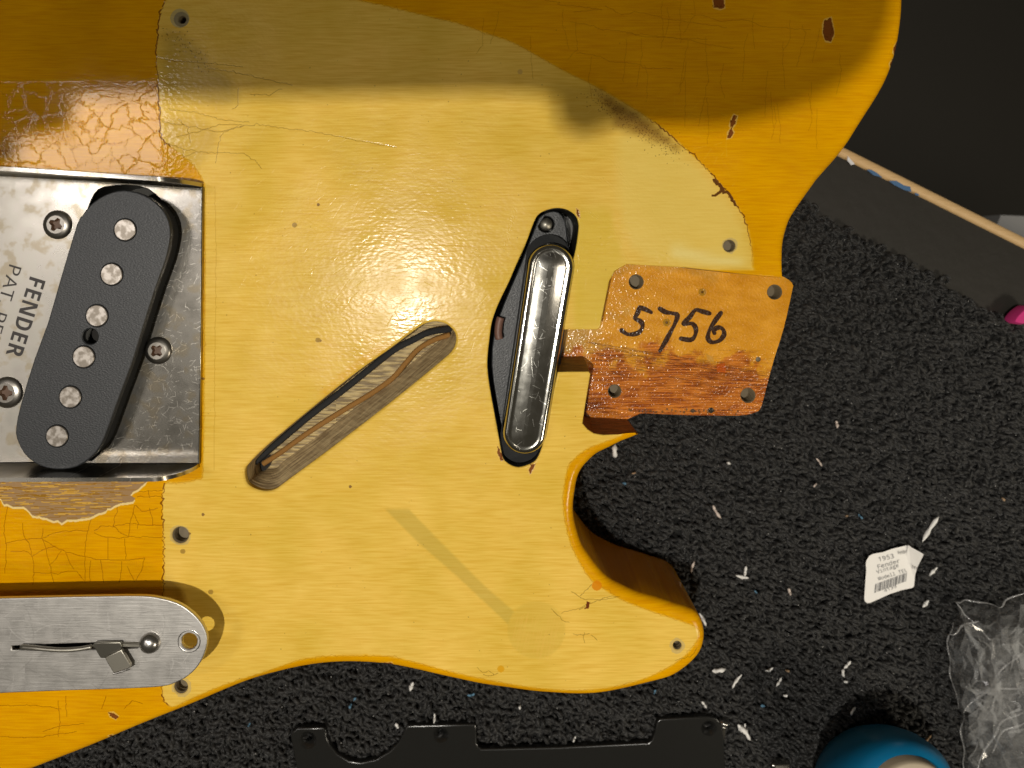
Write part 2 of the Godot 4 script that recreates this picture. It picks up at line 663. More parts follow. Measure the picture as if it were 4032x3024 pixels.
func make_body_texture() -> void:
	var mask := Image.create_empty(TW, TH, false, Image.FORMAT_L8)
	fill_poly(mask, texels(pale_outline()), Color.WHITE)
	var mk := mask.duplicate()
	soft(mk, 4)
	var m := mk.get_data() as PackedByteArray
	var g1 := noise_bytes(11, 0.10, 40, TH, TW, TH, 3)
	var g2 := noise_bytes(12, 0.26, 110, TH, TW, TH, 3)
	var bl := noise_bytes(13, 0.035, 256, 192, TW, TH, 3)
	var b2 := noise_bytes(14, 0.02, 512, 384, TW, TH, 4)
	var pe := noise_bytes(15, 0.11, 1200, TH, TW, TH, 2)
	var cell := noise(17, 0.030, 1, FastNoiseLite.TYPE_CELLULAR)
	cell.cellular_return_type = FastNoiseLite.RETURN_DISTANCE2_SUB
	cell.cellular_jitter = 1.0
	cell.domain_warp_enabled = true
	cell.domain_warp_amplitude = 44.0
	cell.domain_warp_frequency = 0.012
	cell.fractal_type = FastNoiseLite.FRACTAL_NONE
	var cz := cell.get_image(560, 400, false, false, false).get_data()
	cell.cellular_return_type = FastNoiseLite.RETURN_CELL_VALUE
	var cv := cell.get_image(560, 400, false, false, false).get_data()
	var out := PackedByteArray()
	out.resize(TW * TH * 3)
	var hh := PackedByteArray()
	hh.resize(TW * TH)
	var o := 0
	for i in TW * TH:
		var k := m[i]
		var g := (g1[i] - 128) * 0.05 + (g2[i] - 128) * 0.15
		if g < 0: g *= 1.35
		var b := (bl[i] - 128)
		var c := (b2[i] - 128)
		# pale butter and deep amber
		var f := k / 255.0
		var r := 221.0 + 10.0 * f + g * 0.42 + b * 0.05 + c * 0.05
		var gg := 157.0 + 35.0 * f + g * 0.62 + b * 0.04 + c * 0.04
		var bb := 0.0 + 84.0 * f + g * 0.70 * f + b * 0.06 * f + c * 0.06 * f
		out[o] = clampi(int(r), 0, 255)
		out[o + 1] = clampi(int(gg), 0, 255)
		out[o + 2] = clampi(int(bb), 0, 255)
		o += 3
		var X := i % TW
		var Y := i / TW
		var calm := 1.0
		var craze := 0
		if X < 530 and Y < 390:
			calm = 0.22 if X < 510 else 0.22 + (X - 510) * 0.039
			if Y > 180 and k < 128:
				var e := cz[Y * 560 + X]
				craze = int((cv[Y * 560 + X] - 128) * 0.20)
				if e < 9 and cv[Y * 560 + X] > 165: craze += 46
				if e < 5:
					craze -= 24
					out[o - 3] = int(out[o - 3] * 0.90)
					out[o - 2] = int(out[o - 2] * 0.86)
		hh[i] = clampi(128 + craze + int(calm * ((pe[i] - 128) * 0.30 + (g2[i] - 128) * 0.10)) - (128 - k) / 24, 0, 255)
	var col := Image.create_from_data(TW, TH, false, Image.FORMAT_RGB8, out)
	col.convert(Image.FORMAT_RGBA8)
	var hei := Image.create_from_data(TW, TH, false, Image.FORMAT_L8, hh)
	# soft stains, and one blob of shadow painted with them ------------------------------------------------------
	var s := blank()
	fill_poly(s, texels(pts([2330, 330, 2420, 400, 2520, 460, 2600, 520, 2660, 585, 2600, 575, 2520, 540, 2420, 500, 2370, 430, 2310, 370])), Color(0.36, 0.22, 0.06, 0.40))
	fill_poly(s, texels(pts([2340, 340, 2440, 405, 2540, 468, 2650, 560, 2690, 600, 2640, 585, 2560, 510, 2440, 440])), Color(0.25, 0.13, 0.05, 0.55))
	fill_poly(s, texels(pts([2180, 330, 2330, 340, 2420, 470, 2400, 540, 2280, 560, 2190, 520, 2140, 420])), Color(0.42, 0.30, 0.08, 0.14))  # a finger's shadow, darkened into the colour
	fill_poly(s, texels(pts([640, 110, 700, 120, 800, 200, 830, 260, 900, 300, 935, 360, 930, 410, 880, 420, 790, 400, 700, 390, 640, 380])), Color(0.42, 0.36, 0.16, 0.24))
	fill_poly(s, texels(pts([640, 470, 800, 480, 860, 520, 830, 600, 760, 660, 660, 640])), Color(0.55, 0.45, 0.25, 0.18))
	soft(s, 16)
	col.blend_rect(s, Rect2i(0, 0, TW, TH), Vector2i.ZERO)
	# dull strip with a round end
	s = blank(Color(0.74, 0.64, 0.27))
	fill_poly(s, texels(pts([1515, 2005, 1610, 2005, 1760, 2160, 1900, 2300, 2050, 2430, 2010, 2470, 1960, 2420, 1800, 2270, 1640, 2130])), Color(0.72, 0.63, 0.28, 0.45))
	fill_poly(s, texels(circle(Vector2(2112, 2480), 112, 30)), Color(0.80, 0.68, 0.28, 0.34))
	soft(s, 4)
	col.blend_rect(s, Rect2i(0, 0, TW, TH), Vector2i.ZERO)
	s = blank()
	for k in 60:
		var x := 2030 + rng.randf() * 170
		var y := 2410 + rng.randf() * 120
		stroke(s, texels(pts([x, y, x - 18, y + 60 + rng.randf() * 40])), 1, Color(0.90, 0.74, 0.36, 0.35))
	col.blend_rect(s, Rect2i(0, 0, TW, TH), Vector2i.ZERO)
	# bright creamy worn area above the pocket and beside the curve, amber halos around the slot
	s = blank(Color(0.90, 0.78, 0.40))
	fill_poly(s, texels(pts([2430, 520, 2620, 560, 2760, 670, 2900, 830, 2950, 980, 2950, 1050, 2700, 1050, 2560, 1030, 2470, 960, 2430, 800])), Color(0.91, 0.80, 0.42, 0.60))
	fill_poly(s, texels(pts([2650, 960, 2800, 1000, 2940, 1030, 2940, 1058, 2780, 1040, 2640, 1010])), Color(0.93, 0.87, 0.58, 0.7))
	fill_poly(s, texels(pts([2230, 830, 2400, 800, 2470, 1040, 2380, 1290, 2260, 1300])), Color(0.85, 0.74, 0.26, 0.5))
	fill_poly(s, texels(pts([1240, 1560, 1420, 1400, 1560, 1330, 1540, 1370, 1400, 1460, 1260, 1580])), Color(0.88, 0.62, 0.10, 0.55))
	soft(s, 16)
	col.blend_rect(s, Rect2i(0, 0, TW, TH), Vector2i.ZERO)
	# the edge of the pickguard's imprint
	s = blank()
	var po := pale_outline()
	for i in po.size():
		var p := po[i]
		var q := po[(i + 1) % po.size()]
		if p.x > 2400 and p.y > 1060 and p.y < 1780: continue
		var left: bool = p.x < 660
		var arc: bool = p.y < 1000 and p.x > 2560
		if left or arc:
			stroke(s, texels(wander(PackedVector2Array([p, q]), 3.0, 8.0)), 2 if rng.randf() < 0.6 else 1, Color(0.36, 0.17, 0.05, 0.75))
		else:
			stroke(s, texels(wander(PackedVector2Array([p, q]), 3.0, 8.0)), 1, Color(0.62, 0.40, 0.06, 0.40))
		stroke(hei, texels(wander(PackedVector2Array([p, q]), 3.0, 8.0)), 2, Color(0.36 if rng.randf() < 0.5 else 0.64, 0, 0))
	# dirty edges of the arc
	for k in 420:
		var t := rng.randf()
		var c0 := Vector2(2340, 345).lerp(Vector2(2680, 580), t) + Vector2(rng.randfn(0, 26) - 8, absf(rng.randfn(0, 34)))
		disc(s, tx(c0), rng.randf_range(0.4, 1.1), Color(0.30, 0.19, 0.08, 0.55))
	for k in 90:
		var c1 := Vector2(650, 120).lerp(Vector2(830, 260), rng.randf()) + Vector2(rng.randfn(0, 18), rng.randfn(0, 22))
		disc(s, tx(c1), rng.randf_range(0.4, 1.3), Color(0.34, 0.25, 0.08, 0.55))
	# rub and drips at the arc's lower end
	for l in [[2810, 705, 2830, 730, 2846, 752, 2870, 765, 2885, 790, 2895, 808], [2846, 755, 2825, 762, 2805, 770], [2815, 712, 2835, 726, 2846, 745]]:
		stroke(s, texels(wander(pts(l), 3.0, 8.0)), 4, Color(0.34, 0.19, 0.07, 0.9))
		stroke(hei, texels(pts(l)), 4, Color(0.25, 0, 0))
	fill_poly(s, texels(circle(Vector2(708, 72), 38, 16)), Color(0.62, 0.60, 0.50, 0.6))
	fill_poly(s, texels(circle(Vector2(714, 76), 30, 16)), Color(0.50, 0.47, 0.38, 0.9))
	fill_poly(s, texels(circle(Vector2(2048, 283), 10, 12)), Color(0.80, 0.66, 0.35, 0.9))
	fill_poly(hei, texels(circle(Vector2(2048, 283), 11, 12)), Color(0.95, 0, 0))
	for p in [Vector2(710, 2107), Vector2(712, 2705), Vector2(2667, 2542), Vector2(2872, 968)]:
		fill_poly(s, texels(rough_edge(circle(p, 40 if p.x < 2000 else 32, 14), 3.0, 10.0)), Color(0.74, 0.66, 0.48, 0.55))
	# ink-thin cracks, measured
	for l in [[616, 225, 700, 240, 860, 250, 955, 262], [820, 270, 930, 285, 1040, 310, 1150, 335], [938, 400, 930, 425, 915, 428], [985, 370, 1060, 375, 1110, 350], [936, 350, 937, 405],
			[640, 480, 760, 500, 860, 520, 940, 500, 1010, 490, 1130, 505, 1240, 520, 1400, 550, 1560, 580], [640, 560, 740, 590, 820, 600, 960, 602, 1010, 640, 1030, 665], [700, 540, 780, 520, 860, 490, 950, 490],
			[850, 640, 855, 600, 865, 540, 880, 520, 960, 495], [660, 430, 760, 440, 860, 470, 980, 480], [700, 470, 740, 500, 750, 560], [720, 590, 725, 620, 770, 600],
			[2250, 2330, 2300, 2360, 2380, 2362, 2440, 2350, 2400, 2350, 2340, 2370, 2280, 2400], [2330, 2300, 2285, 2345], [2210, 2410, 2290, 2395, 2325, 2370], [2170, 2395, 2210, 2440, 2240, 2450],
			[1880, 2630, 1900, 2650, 1930, 2640, 1945, 2655], [1900, 2655, 1920, 2665, 1960, 2650], [2660, 2600, 2720, 2585, 2745, 2550], [2260, 2500, 2320, 2495], [2300, 2490, 2302, 2530], [2330, 2500, 2350, 2520]]:
		stroke(s, texels(wander(pts(l), 2.0, 12.0)), 1, Color(0.42, 0.30, 0.08, 0.5))
		stroke(hei, texels(pts(l)), 2, Color(0.3, 0, 0))
	stroke(s, texels(wander(pts([846, 735, 850, 1000, 846, 1500, 842, 1850]), 1.5, 16.0)), 1, Color(0.70, 0.50, 0.12, 0.45))
	fill_poly(s, texels(pts([2310, 2367, 2322, 2372, 2318, 2395, 2300, 2398, 2308, 2388])), Color(0.38, 0.16, 0.08, 0.9))
	fill_poly(s, texels(circle(Vector2(2350, 2306), 20, 12)), Color(0.85, 0.50, 0.05, 0.8))
	fill_poly(s, texels(circle(Vector2(1972, 2634), 14, 12)), Color(0.86, 0.62, 0.10, 0.8))
	# finish checking of the amber areas
	var crack := Color(0.52, 0.30, 0.01, 0.72)
	for l in [[20, 2260, 25, 2160, 15, 2070, 30, 1990], [130, 2300, 135, 2230, 118, 2150, 95, 2110, 88, 2060], [212, 2295, 195, 2220, 180, 2165, 166, 2120, 168, 2080], [20, 2140, 90, 2125, 165, 2120, 210, 2100, 260, 2090, 345, 2090],
			[165, 2122, 220, 2155, 275, 2180, 330, 2193, 400, 2203, 480, 2205, 570, 2197], [345, 2090, 335, 2150, 333, 2200, 335, 2295], [348, 2090, 352, 2060, 375, 2020], [370, 2090, 400, 2072, 445, 2072, 500, 2060, 560, 2067, 640, 2070],
			[370, 2098, 400, 2112, 470, 2120, 520, 2112, 640, 2118], [445, 2073, 480, 2100, 505, 2112], [445, 2075, 455, 2030, 465, 1985], [125, 2188, 165, 2165, 212, 2153], [240, 2170, 220, 2200, 195, 2224], [260, 2180, 275, 2215, 290, 2240],
			[355, 2205, 352, 2250, 355, 2290], [395, 2208, 405, 2260, 408, 2295], [425, 2118, 425, 2200], [490, 2120, 495, 2200], [500, 2230, 520, 2270, 530, 2290], [570, 2200, 555, 2250, 535, 2285], [480, 2210, 475, 2260, 468, 2295],
			[505, 2110, 512, 2060, 525, 2020, 530, 1990], [525, 2020, 545, 2060, 540, 2080], [535, 1990, 560, 2015, 620, 2000], [590, 2000, 600, 2040, 600, 2068], [535, 1935, 640, 1930], [540, 1955, 640, 1955], [585, 1930, 590, 1960], [40, 2170, 110, 2172, 120, 2185],
			[130, 2255, 230, 2258, 300, 2248, 330, 2285], [0, 2780, 120, 2775, 240, 2790], [260, 2740, 262, 2820], [170, 2880, 230, 2860, 330, 2850], [420, 2740, 400, 2790], [230, 2760, 235, 2830, 230, 2900], [0, 2900, 140, 2905, 300, 2880], [490, 2790, 520, 2760, 560, 2770]]:
		stroke(s, texels(wander(pts(l), 1.5, 14.0)), 1, crack)
		stroke(hei, texels(pts(l)), 2, Color(0.32, 0, 0))
	for k in 26:                      # long cracks along the grain of the upper bout
		var y := rng.randf_range(-30, 1000)
		var x := rng.randf_range(1700, 3100)
		var line := PackedVector2Array()
		for q in 7: line.append(Vector2(x + q * rng.randf_range(50, 90), y + q * 11 + rng.randfn(0, 7)))
		if line[0].y < (line[0].x - 1480) * 0.36 - 60:
			stroke(s, texels(wander(line, 1.5, 12.0)), 1, Color(0.50, 0.29, 0.01, 0.38))
			stroke(hei, texels(line), 1, Color(0.3, 0, 0))
	for k in 70:                      # short ones across it
		var p := Vector2(rng.randf_range(1900, 3350), rng.randf_range(-20, 620))
		if p.y > (p.x - 1480) * 0.36 - 70: continue
		var line := PackedVector2Array([p, p + Vector2(rng.randfn(0, 8), rng.randf_range(30, 110)), p + Vector2(rng.randfn(-8, 14), rng.randf_range(120, 190))])
		stroke(s, texels(wander(line, 1.5, 12.0)), 1, Color(0.50, 0.29, 0.01, 0.30))
		stroke(hei, texels(line), 1, Color(0.34, 0, 0))
	# bare wood where the finish has come off below the bridge
	var bare := rough_edge(pts([-420, 1880, -420, 2000, -100, 1990, 0, 1963, 16, 1991, 49, 1995, 106, 1999, 122, 2028, 195, 2044, 228, 2052, 252, 2058, 277, 2044, 317, 2046, 358, 2036, 386, 2016, 439, 1999, 480, 1983, 525, 1975, 531, 1963, 513, 1951, 533, 1930, 570, 1906, 580, 1880]), 3.0, 12.0)
	var rim := PackedVector2Array()
	for p in bare: rim.append(p + Vector2(0, 9) if p.y > 1900 else p)
	fill_poly(s, texels(rim), Color(0.92, 0.84, 0.62, 0.9))
	fill_poly(s, texels(bare), Color(0.62, 0.50, 0.35, 1.0))
	fill_poly(hei, texels(bare), Color(0.28, 0, 0))
	for k in 700:
		var y := rng.randf_range(1890, 2050)
		var x := rng.randf_range(-400, 560)
		var l := rng.randf_range(12, 70)
		if Geometry2D.is_point_in_polygon(Vector2(x, y), bare) and Geometry2D.is_point_in_polygon(Vector2(x + l, y), bare):
			var d := rng.randf()
			stroke(s, texels(pts([x, y, x + l, y + rng.randfn(0, 2)])), 1 if d < 0.7 else 2, Color(0.36, 0.26, 0.20, 0.55) if d < 0.62 else Color(0.74, 0.62, 0.47, 0.6))
			stroke(hei, texels(pts([x, y, x + l, y])), 1, Color(rng.randf_range(0.1, 0.5), 0, 0))
	# chips down to the wood
	for ch in [[2808, -10, 2850, -10, 2852, 30, 2835, 36, 2812, 30], [3248, 78, 3272, 70, 3280, 110, 3282, 140, 3270, 165, 3252, 162, 3240, 130, 3240, 100], [2890, 452, 2902, 458, 2895, 485, 2882, 505, 2874, 495, 2880, 470], [2880, 505, 2888, 520, 2878, 540, 2865, 545, 2868, 520],
			[3540, 160, 3538, 185, 3530, 210, 3520, 205, 3526, 180], [3520, 230, 3526, 240, 3512, 268, 3506, 250], [430, 2808, 445, 2806, 463, 2820, 455, 2830, 435, 2820], [425, 2902, 437, 2900, 436, 2912, 424, 2912],
			[1500, 2616, 1540, 2612, 1548, 2628, 1516, 2628], [2270, 822, 2280, 830, 2282, 856, 2272, 850], [2092, 1832, 2106, 1826, 2100, 1846, 2086, 1868, 2082, 1848], [1960, 1760, 1970, 1780, 1985, 1810, 1975, 1812, 1962, 1790]]:
		var p := rough_edge(pts(ch), 2.0, 8.0)
		fill_poly(s, texels(inset(cw(pts(ch)), -5)), Color(0.90, 0.74, 0.40, 0.8))
		fill_poly(s, texels(p), Color(0.48, 0.27, 0.12, 0.95))
		fill_poly(hei, texels(p), Color(0.15, 0, 0))
		for q in p:
			if rng.randf() < 0.4: disc(s, tx(q.lerp(p[0], 0.2)), 1.2, Color(0.28, 0.14, 0.05, 0.8))
	# specks, flecks and scratches
	for k in 260:
		var p := Vector2(rng.randf_range(640, 2700), rng.randf_range(60, 2700))
		disc(s, tx(p), rng.randf_range(0.4, 1.1), Color(0.40, 0.28, 0.12, rng.randf_range(0.2, 0.6)))
	for p in [Vector2(1253, 805), Vector2(1157, 885), Vector2(1250, 1340), Vector2(800, 2025), Vector2(745, 2100), Vector2(800, 1490), Vector2(1380, 1915), Vector2(1260, 1340)]:
		disc(s, tx(p), 3.0, Color(0.42, 0.30, 0.20, 0.7))
	for p in [Vector2(1160, 885), Vector2(1252, 1338), Vector2(720, 2170), Vector2(830, 2330)]:
		disc(s, tx(p), 5.0, Color(0.45, 0.34, 0.16, 0.5))
	for k in 240:
		var p := Vector2(rng.randf_range(900, 2900), rng.randf_range(420, 1400))
		var a := rng.randfn(-0.7, 0.5)
		stroke(s, texels(PackedVector2Array([p, p + Vector2.from_angle(a) * rng.randf_range(15, 60)])), 1, Color(0.95, 0.82, 0.45, 0.22))
		stroke(hei, texels(PackedVector2Array([p, p + Vector2.from_angle(a) * rng.randf_range(15, 60)])), 1, Color(0.35, 0, 0))
	# ridge lines of the lacquer near the neck pickup
	for l in [[2300, 830, 2400, 880, 2450, 960, 2465, 1040], [2400, 520, 2420, 600, 2450, 700, 2500, 760, 2520, 800], [2210, 700, 2310, 690, 2380, 710, 2430, 740], [2360, 560, 2390, 620, 2430, 660, 2470, 740], [2030, 820, 2010, 900, 1980, 980], [2290, 880, 2285, 980, 2275, 1080]]:
		for k in 3:
			stroke(hei, texels(wander(pts(l), 7.0, 10.0)), 1, Color(0.66 if k else 0.36, 0, 0))
	col.blend_rect(s, Rect2i(0, 0, TW, TH), Vector2i.ZERO)
	col.convert(Image.FORMAT_RGB8)
	var rr := noise_bytes(16, 0.03, 512, 384, 1024, 768, 3)
	for i in rr.size(): 
		var rx := i % 1024
		var ry := i / 1024
		var calm := clampf((300.0 - rx) / 40.0, 0.0, 1.0) * clampf((200.0 - ry) / 20.0, 0.0, 1.0)
		rr[i] = clampi(int(lerpf(54.0, 14.0, calm)) + int((rr[i] - 128) * lerpf(0.25, 0.05, calm)), 8, 200)
	var lac := mat(Color.WHITE, 1.0)
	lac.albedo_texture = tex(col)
	lac.roughness_texture = tex(Image.create_from_data(1024, 768, false, Image.FORMAT_L8, rr))
	lac.heightmap_enabled = true
	lac.heightmap_texture = tex(hei)
	lac.heightmap_scale = 0.012
	lac.metallic_specular = 0.27
	lac.texture_repeat = false
	M.lacquer = lac

func make_pocket_texture() -> void:
	var w := 1000
	var h := 700
	var g := noise_bytes(51, 0.12, 40, h, w, h, 4)
	var b := noise_bytes(52, 0.013, w / 2, h, w, h, 4)
	var c := noise_bytes(53, 0.006, w, h, w, h, 4)
	var d := PackedByteArray()
	d.resize(w * h * 3)
	var hh := PackedByteArray()
	hh.resize(w * h)
	var pe := noise_bytes(54, 0.07, w, h, w, h, 3)
	var o := 0
	for y in h:
		for x in w:
			var i := y * w + x
			var n := (c[i] - 128) / 128.0
			# upper part: amber varnish; lower: brown bare wood; left: scraped tan
			var lowr := clampf((y - 380 + x * 0.03 + n * 110.0 - maxf(0, x - 560) * 0.22) / 50.0, 0.0, 1.0)
			var left := clampf((250 - x + n * 160.0) / 120.0, 0.0, 1.0) * (1.0 - lowr)
			var t := clampf((g[i] - 100) / 70.0, 0.0, 1.0)
			var col := Vector3(218, 150, 36).lerp(Vector3(196, 154, 84), left * 0.8)
			col = col.lerp(Vector3(196, 142, 52), clampf((80 - y + n * 60) / 60.0, 0, 0.7))
			var wood := Vector3(146, 74, 20).lerp(Vector3(208, 122, 40), t)
			wood = wood.lerp(Vector3(200, 116, 24), clampf((b[i] - 118) / 70.0, 0.0, 0.45))
			col = col.lerp(wood, lowr)
			col += Vector3.ONE * (b[i] - 128) * 0.12
			d[o] = clampi(int(col.x), 0, 255); d[o + 1] = clampi(int(col.y), 0, 255); d[o + 2] = clampi(int(col.z), 0, 255)
			o += 3
			hh[i] = clampi(128 + int((pe[i] - 128) * 0.55) + int(lowr * (g[i] - 128) * 0.4), 0, 255)
	var im := Image.create_from_data(w, h, false, Image.FORMAT_RGB8, d)
	im.convert(Image.FORMAT_RGBA8)
	var hei := Image.create_from_data(w, h, false, Image.FORMAT_L8, hh)
	var s := Image.create_empty(w, h, false, Image.FORMAT_RGBA8)
	# dark grain sweeping across the middle
	for k in 260:
		var x := rng.randf_range(150, 880)
		var y := 420 + (x - 300) * 0.16 + absf(rng.randfn(0, 1)) * 60 - 50
		var l := rng.randf_range(20, 90)
		stroke(s, PackedVector2Array([Vector2(x, y), Vector2(x + l, y + l * 0.16)]), 2, Color(0.20, 0.09, 0.02, rng.randf_range(0.15, 0.5)))
	for k in 300:
		var x := rng.randf_range(130, 900)
		var y := rng.randf_range(380, 640)
		var l := rng.randf_range(15, 60)
		stroke(s, PackedVector2Array([Vector2(x, y), Vector2(x + l, y + rng.randfn(0, 2))]), 1, Color(0.22, 0.10, 0.02, rng.randf_range(0.2, 0.5)))
	for k in 40:
		var p := Vector2(rng.randf_range(20, 980), rng.randf_range(20, 680))
		disc(s, p, rng.randf_range(1, 3), Color(0.75, 0.60, 0.35, 0.6))
	fill_poly(s, PackedVector2Array([Vector2(700, 445), Vector2(735, 440), Vector2(740, 480), Vector2(702, 478)]), Color(0.72, 0.30, 0.01, 0.7))
	fill_poly(s, PackedVector2Array([Vector2(655, 400), Vector2(685, 412), Vector2(690, 436), Vector2(664, 432)]), Color(0.78, 0.58, 0.26, 0.7))
	for p in [Vector2(490, 268), Vector2(640, 140)]:
		disc(s, p, 16, Color(0.62, 0.46, 0.08, 0.8))
		disc(s, p, 6, Color(0.35, 0.24, 0.08, 0.9))
	for k in 70:       # grime along the lower edge
		disc(s, Vector2(rng.randf_range(330, 820), 640 + rng.randfn(0, 5)), rng.randf_range(1, 5), Color(0.20, 0.18, 0.14, 0.5))
	disc(s, Vector2(676, 638), 12, Color(0.10, 0.12, 0.11, 0.9))
	disc(s, Vector2(600, 640), 9, Color(0.22, 0.20, 0.18, 0.8))
	im.blend_rect(s, Rect2i(0, 0, w, h), Vector2i.ZERO)
	# the number written with a marker
	s = Image.create_empty(w, h, false, Image.FORMAT_RGBA8)
	for l in [[595, 465, 645, 482, 696, 508], [595, 465, 572, 520, 553, 560, 600, 585, 620, 622, 602, 668, 560, 694, 490, 698, 436, 664],
			[770, 476, 820, 505, 880, 515, 922, 532, 908, 590, 868, 670, 820, 760, 770, 845],
			[1202, 517, 1140, 500, 1080, 488, 1030, 550, 976, 608, 1050, 606, 1084, 650, 1076, 710, 1040, 746, 952, 736],
			[1302, 512, 1245, 590, 1200, 670, 1190, 735, 1225, 768, 1290, 752, 1330, 700, 1316, 652, 1275, 640, 1240, 665, 1246, 690]]:
		var a := smooth(pts(l), 8, false)
		var q := PackedVector2Array()
		for p in a: q.append(low(Vector2(2250, 1000) + p * 0.452, FLOOR) - Vector2(2180, 1020))
		for i in q.size() - 1:
			for k in 4: disc(s, q[i].lerp(q[i + 1], k / 4.0), 8.8 + 1.5 * sin(i * 0.31) + rng.randf() * 0.6, Color(0.15, 0.09, 0.08, 0.88))
	im.blend_rect(s, Rect2i(0, 0, w, h), Vector2i.ZERO)
	im.convert(Image.FORMAT_RGB8)
	var m := mat(Color.WHITE, 0.17)
	m.albedo_texture = tex(im)
	m.heightmap_enabled = true
	m.heightmap_texture = tex(hei)
	m.heightmap_scale = 0.02
	m.texture_repeat = false
	m.uv1_scale = Vector3(4.096, 3072.0 / 700.0, 1)
	m.uv1_offset = Vector3(-2.58, -1060.0 / 700.0, 0)
	M.pocket = m

# ------------------------------------------------------------------ the guitar's body
func build_body() -> void:
	body = thing("guitar_body", "worn butterscotch yellow electric guitar body lying on the black carpet, without its neck", "guitar body")
	var chain := pts([3081, 1094, 3084, 1021, 3093, 948, 3116, 890 - 20, 3149, 815, 3209, 730, 3233, 700 - 2, 3327, 590, 3401, 470 + 5, 3471, 365, 3513, 280, 3541, 187, 3557, 93, 3564, 0,
		3558, -120, 3525, -260, 3450, -400, 3340, -540, 3180, -660, 2980, -740, 2750, -770, 2450, -740, 2100, -660, 1750, -600, 1400, -590, 1000, -640, 500, -800, 0, -960, -500, -1060, -900, -1040, -1250, -900, -1500, -500,
		-1640, 400, -1680, 1300, -1640, 2300, -1450, 2900, -1100, 3230, -700, 3300, -300, 3200, 0, 3086, 164, 3022, 348, 2950, 546, 2866, 745, 2786, 900, 2720, 990, 2686, 1081, 2660, 1171, 2639, 1262, 2625, 1352, 2619, 1442, 2621,
		1533, 2629, 1623, 2646, 1714, 2667, 1804, 2687, 1900, 2707, 2005, 2722, 2096, 2735, 2187, 2742, 2278, 2746, 2370, 2741, 2461, 2724, 2552, 2702, 2640, 2678, 2694, 2647, 2743, 2604, 2770, 2562, 2780, 2508, 2770, 2456, 2746, 2420,
		2706, 2402, 2658, 2387, 2586, 2363, 2513, 2342, 2453, 2315, 2399, 2285, 2357, 2243, 2320, 2194, 2290, 2146, 2271, 2086, 2261, 2038, 2260, 1989, 2266, 1941, 2275, 1893, 2290, 1857, 2314, 1827, 2351, 1793, 2393, 1772, 2453, 1742, 2494, 1722, 2513, 1709])
	outer_chain = smooth(chain, 3, false)
	var lip := pts([2375, 1713, 2339, 1707, 2314, 1691, 2294, 1668, 2303, 1607, 2325, 1472, 2318, 1463])
	var cav := smooth(pts([2196, 1465, 2174, 1560, 2158, 1660, 2140, 1738, 2122, 1792, 2100, 1821, 2053, 1839, 2024, 1837, 1995, 1821, 1977, 1792, 1959, 1691, 1945, 1618, 1927, 1517, 1919, 1445, 1921, 1390, 1927, 1336, 1937, 1267, 1963, 1195,
		2003, 1112, 2031, 1047, 2068, 967, 2104, 871, 2126, 840, 2162, 824, 2201, 819, 2238, 828, 2267, 851, 2277, 880, 2277, 910, 2266, 985, 2250, 1050, 2234, 1150, 2212, 1298]), 3, false)
	var lip2 := pts([2350, 1298, 2363, 1288, 2399, 1108, 2422, 1066, 2467, 1041, 2702, 1054, 2928, 1080])
	var ot := PackedVector2Array()
	ot.append_array(outer_chain); ot.append_array(lip); ot.append_array(cav); ot.append_array(lip2)
	var rad := PackedFloat32Array()
	var n := outer_chain.size()
	for i in ot.size():
		if i < n: rad.append(clampf(mini(i, n - 1 - i) * 5.0 + 5.0, 5.0, 36.0))
		else: rad.append(6.0)
	# holes through the top
	var slot := smooth(pts([963, 1855, 977, 1828, 1049, 1756, 1216, 1616, 1397, 1471, 1533, 1374, 1646, 1290, 1682, 1272, 1718, 1266, 1759, 1277, 1790, 1308, 1795, 1345, 1777, 1385, 1714, 1441, 1533, 1588, 1307, 1762, 1126, 1896, 1081, 1928, 1036, 1934, 990, 1919, 968, 1896]), 3, true)
	slot = cw(slot)
	var holes := [inset(slot, -9)]
	var bp_cav := bridge_cavity()
	holes.append(bp_cav)
	var screw_holes := [[717, 77, 15], [710, 2107, 33], [712, 2705, 27], [2667, 2542, 17], [2872, 968, 24]]
	for s in screw_holes: holes.append(circle(Vector2(s[0], s[1]), s[2] + 3))
	begin()
	var is_cw := area2(ot) > 0
	if not is_cw:
		ot.reverse(); rad.reverse(); outer_chain.reverse()
	var first_outer := 0 if is_cw else ot.size() - n
	var top_ring := PackedVector3Array()
	var last := PackedVector3Array()
	for k in 6:
		var th := PI / 2 * k / 5.0
		var dd := PackedFloat32Array()
		var hs := PackedFloat32Array()
		for i in ot.size():
			dd.append(rad[i] * (1.0 - sin(th)))
			hs.append(TOP - rad[i] / 12.5 * (1.0 - cos(th)))
		var ring := PackedVector3Array()
		var p2 := inset(ot, dd)
		for i in ot.size(): ring.append(Q(p2[i], hs[i]))
		if k == 0: cap(p2, holes, TOP)
		else:
			group(1)
			strip(last, ring)
		last = ring
	# rounded lips of the holes
	group(2)
	strip_in(loop(holes[0], TOP), loop(inset(slot, -5), TOP - 0.12))
	strip_in(loop(inset(slot, -5), TOP - 0.12), loop(inset(slot, -2), TOP - 0.3))
	strip_in(loop(inset(slot, -2), TOP - 0.3), loop(slot, TOP - 0.6))
	for s in screw_holes:
		strip_in(loop(circle(Vector2(s[0], s[1]), s[2] + 3), TOP), loop(circle(Vector2(s[0], s[1]), s[2]), TOP - 0.25))
	# the outer side down to the pocket's level, then the whole outline with the heel
	var side_top := PackedVector3Array()
	for i in n: side_top.append(last[first_outer + i])
	group(1)
	strip(side_top, loop(outer_chain, FLOOR), false)
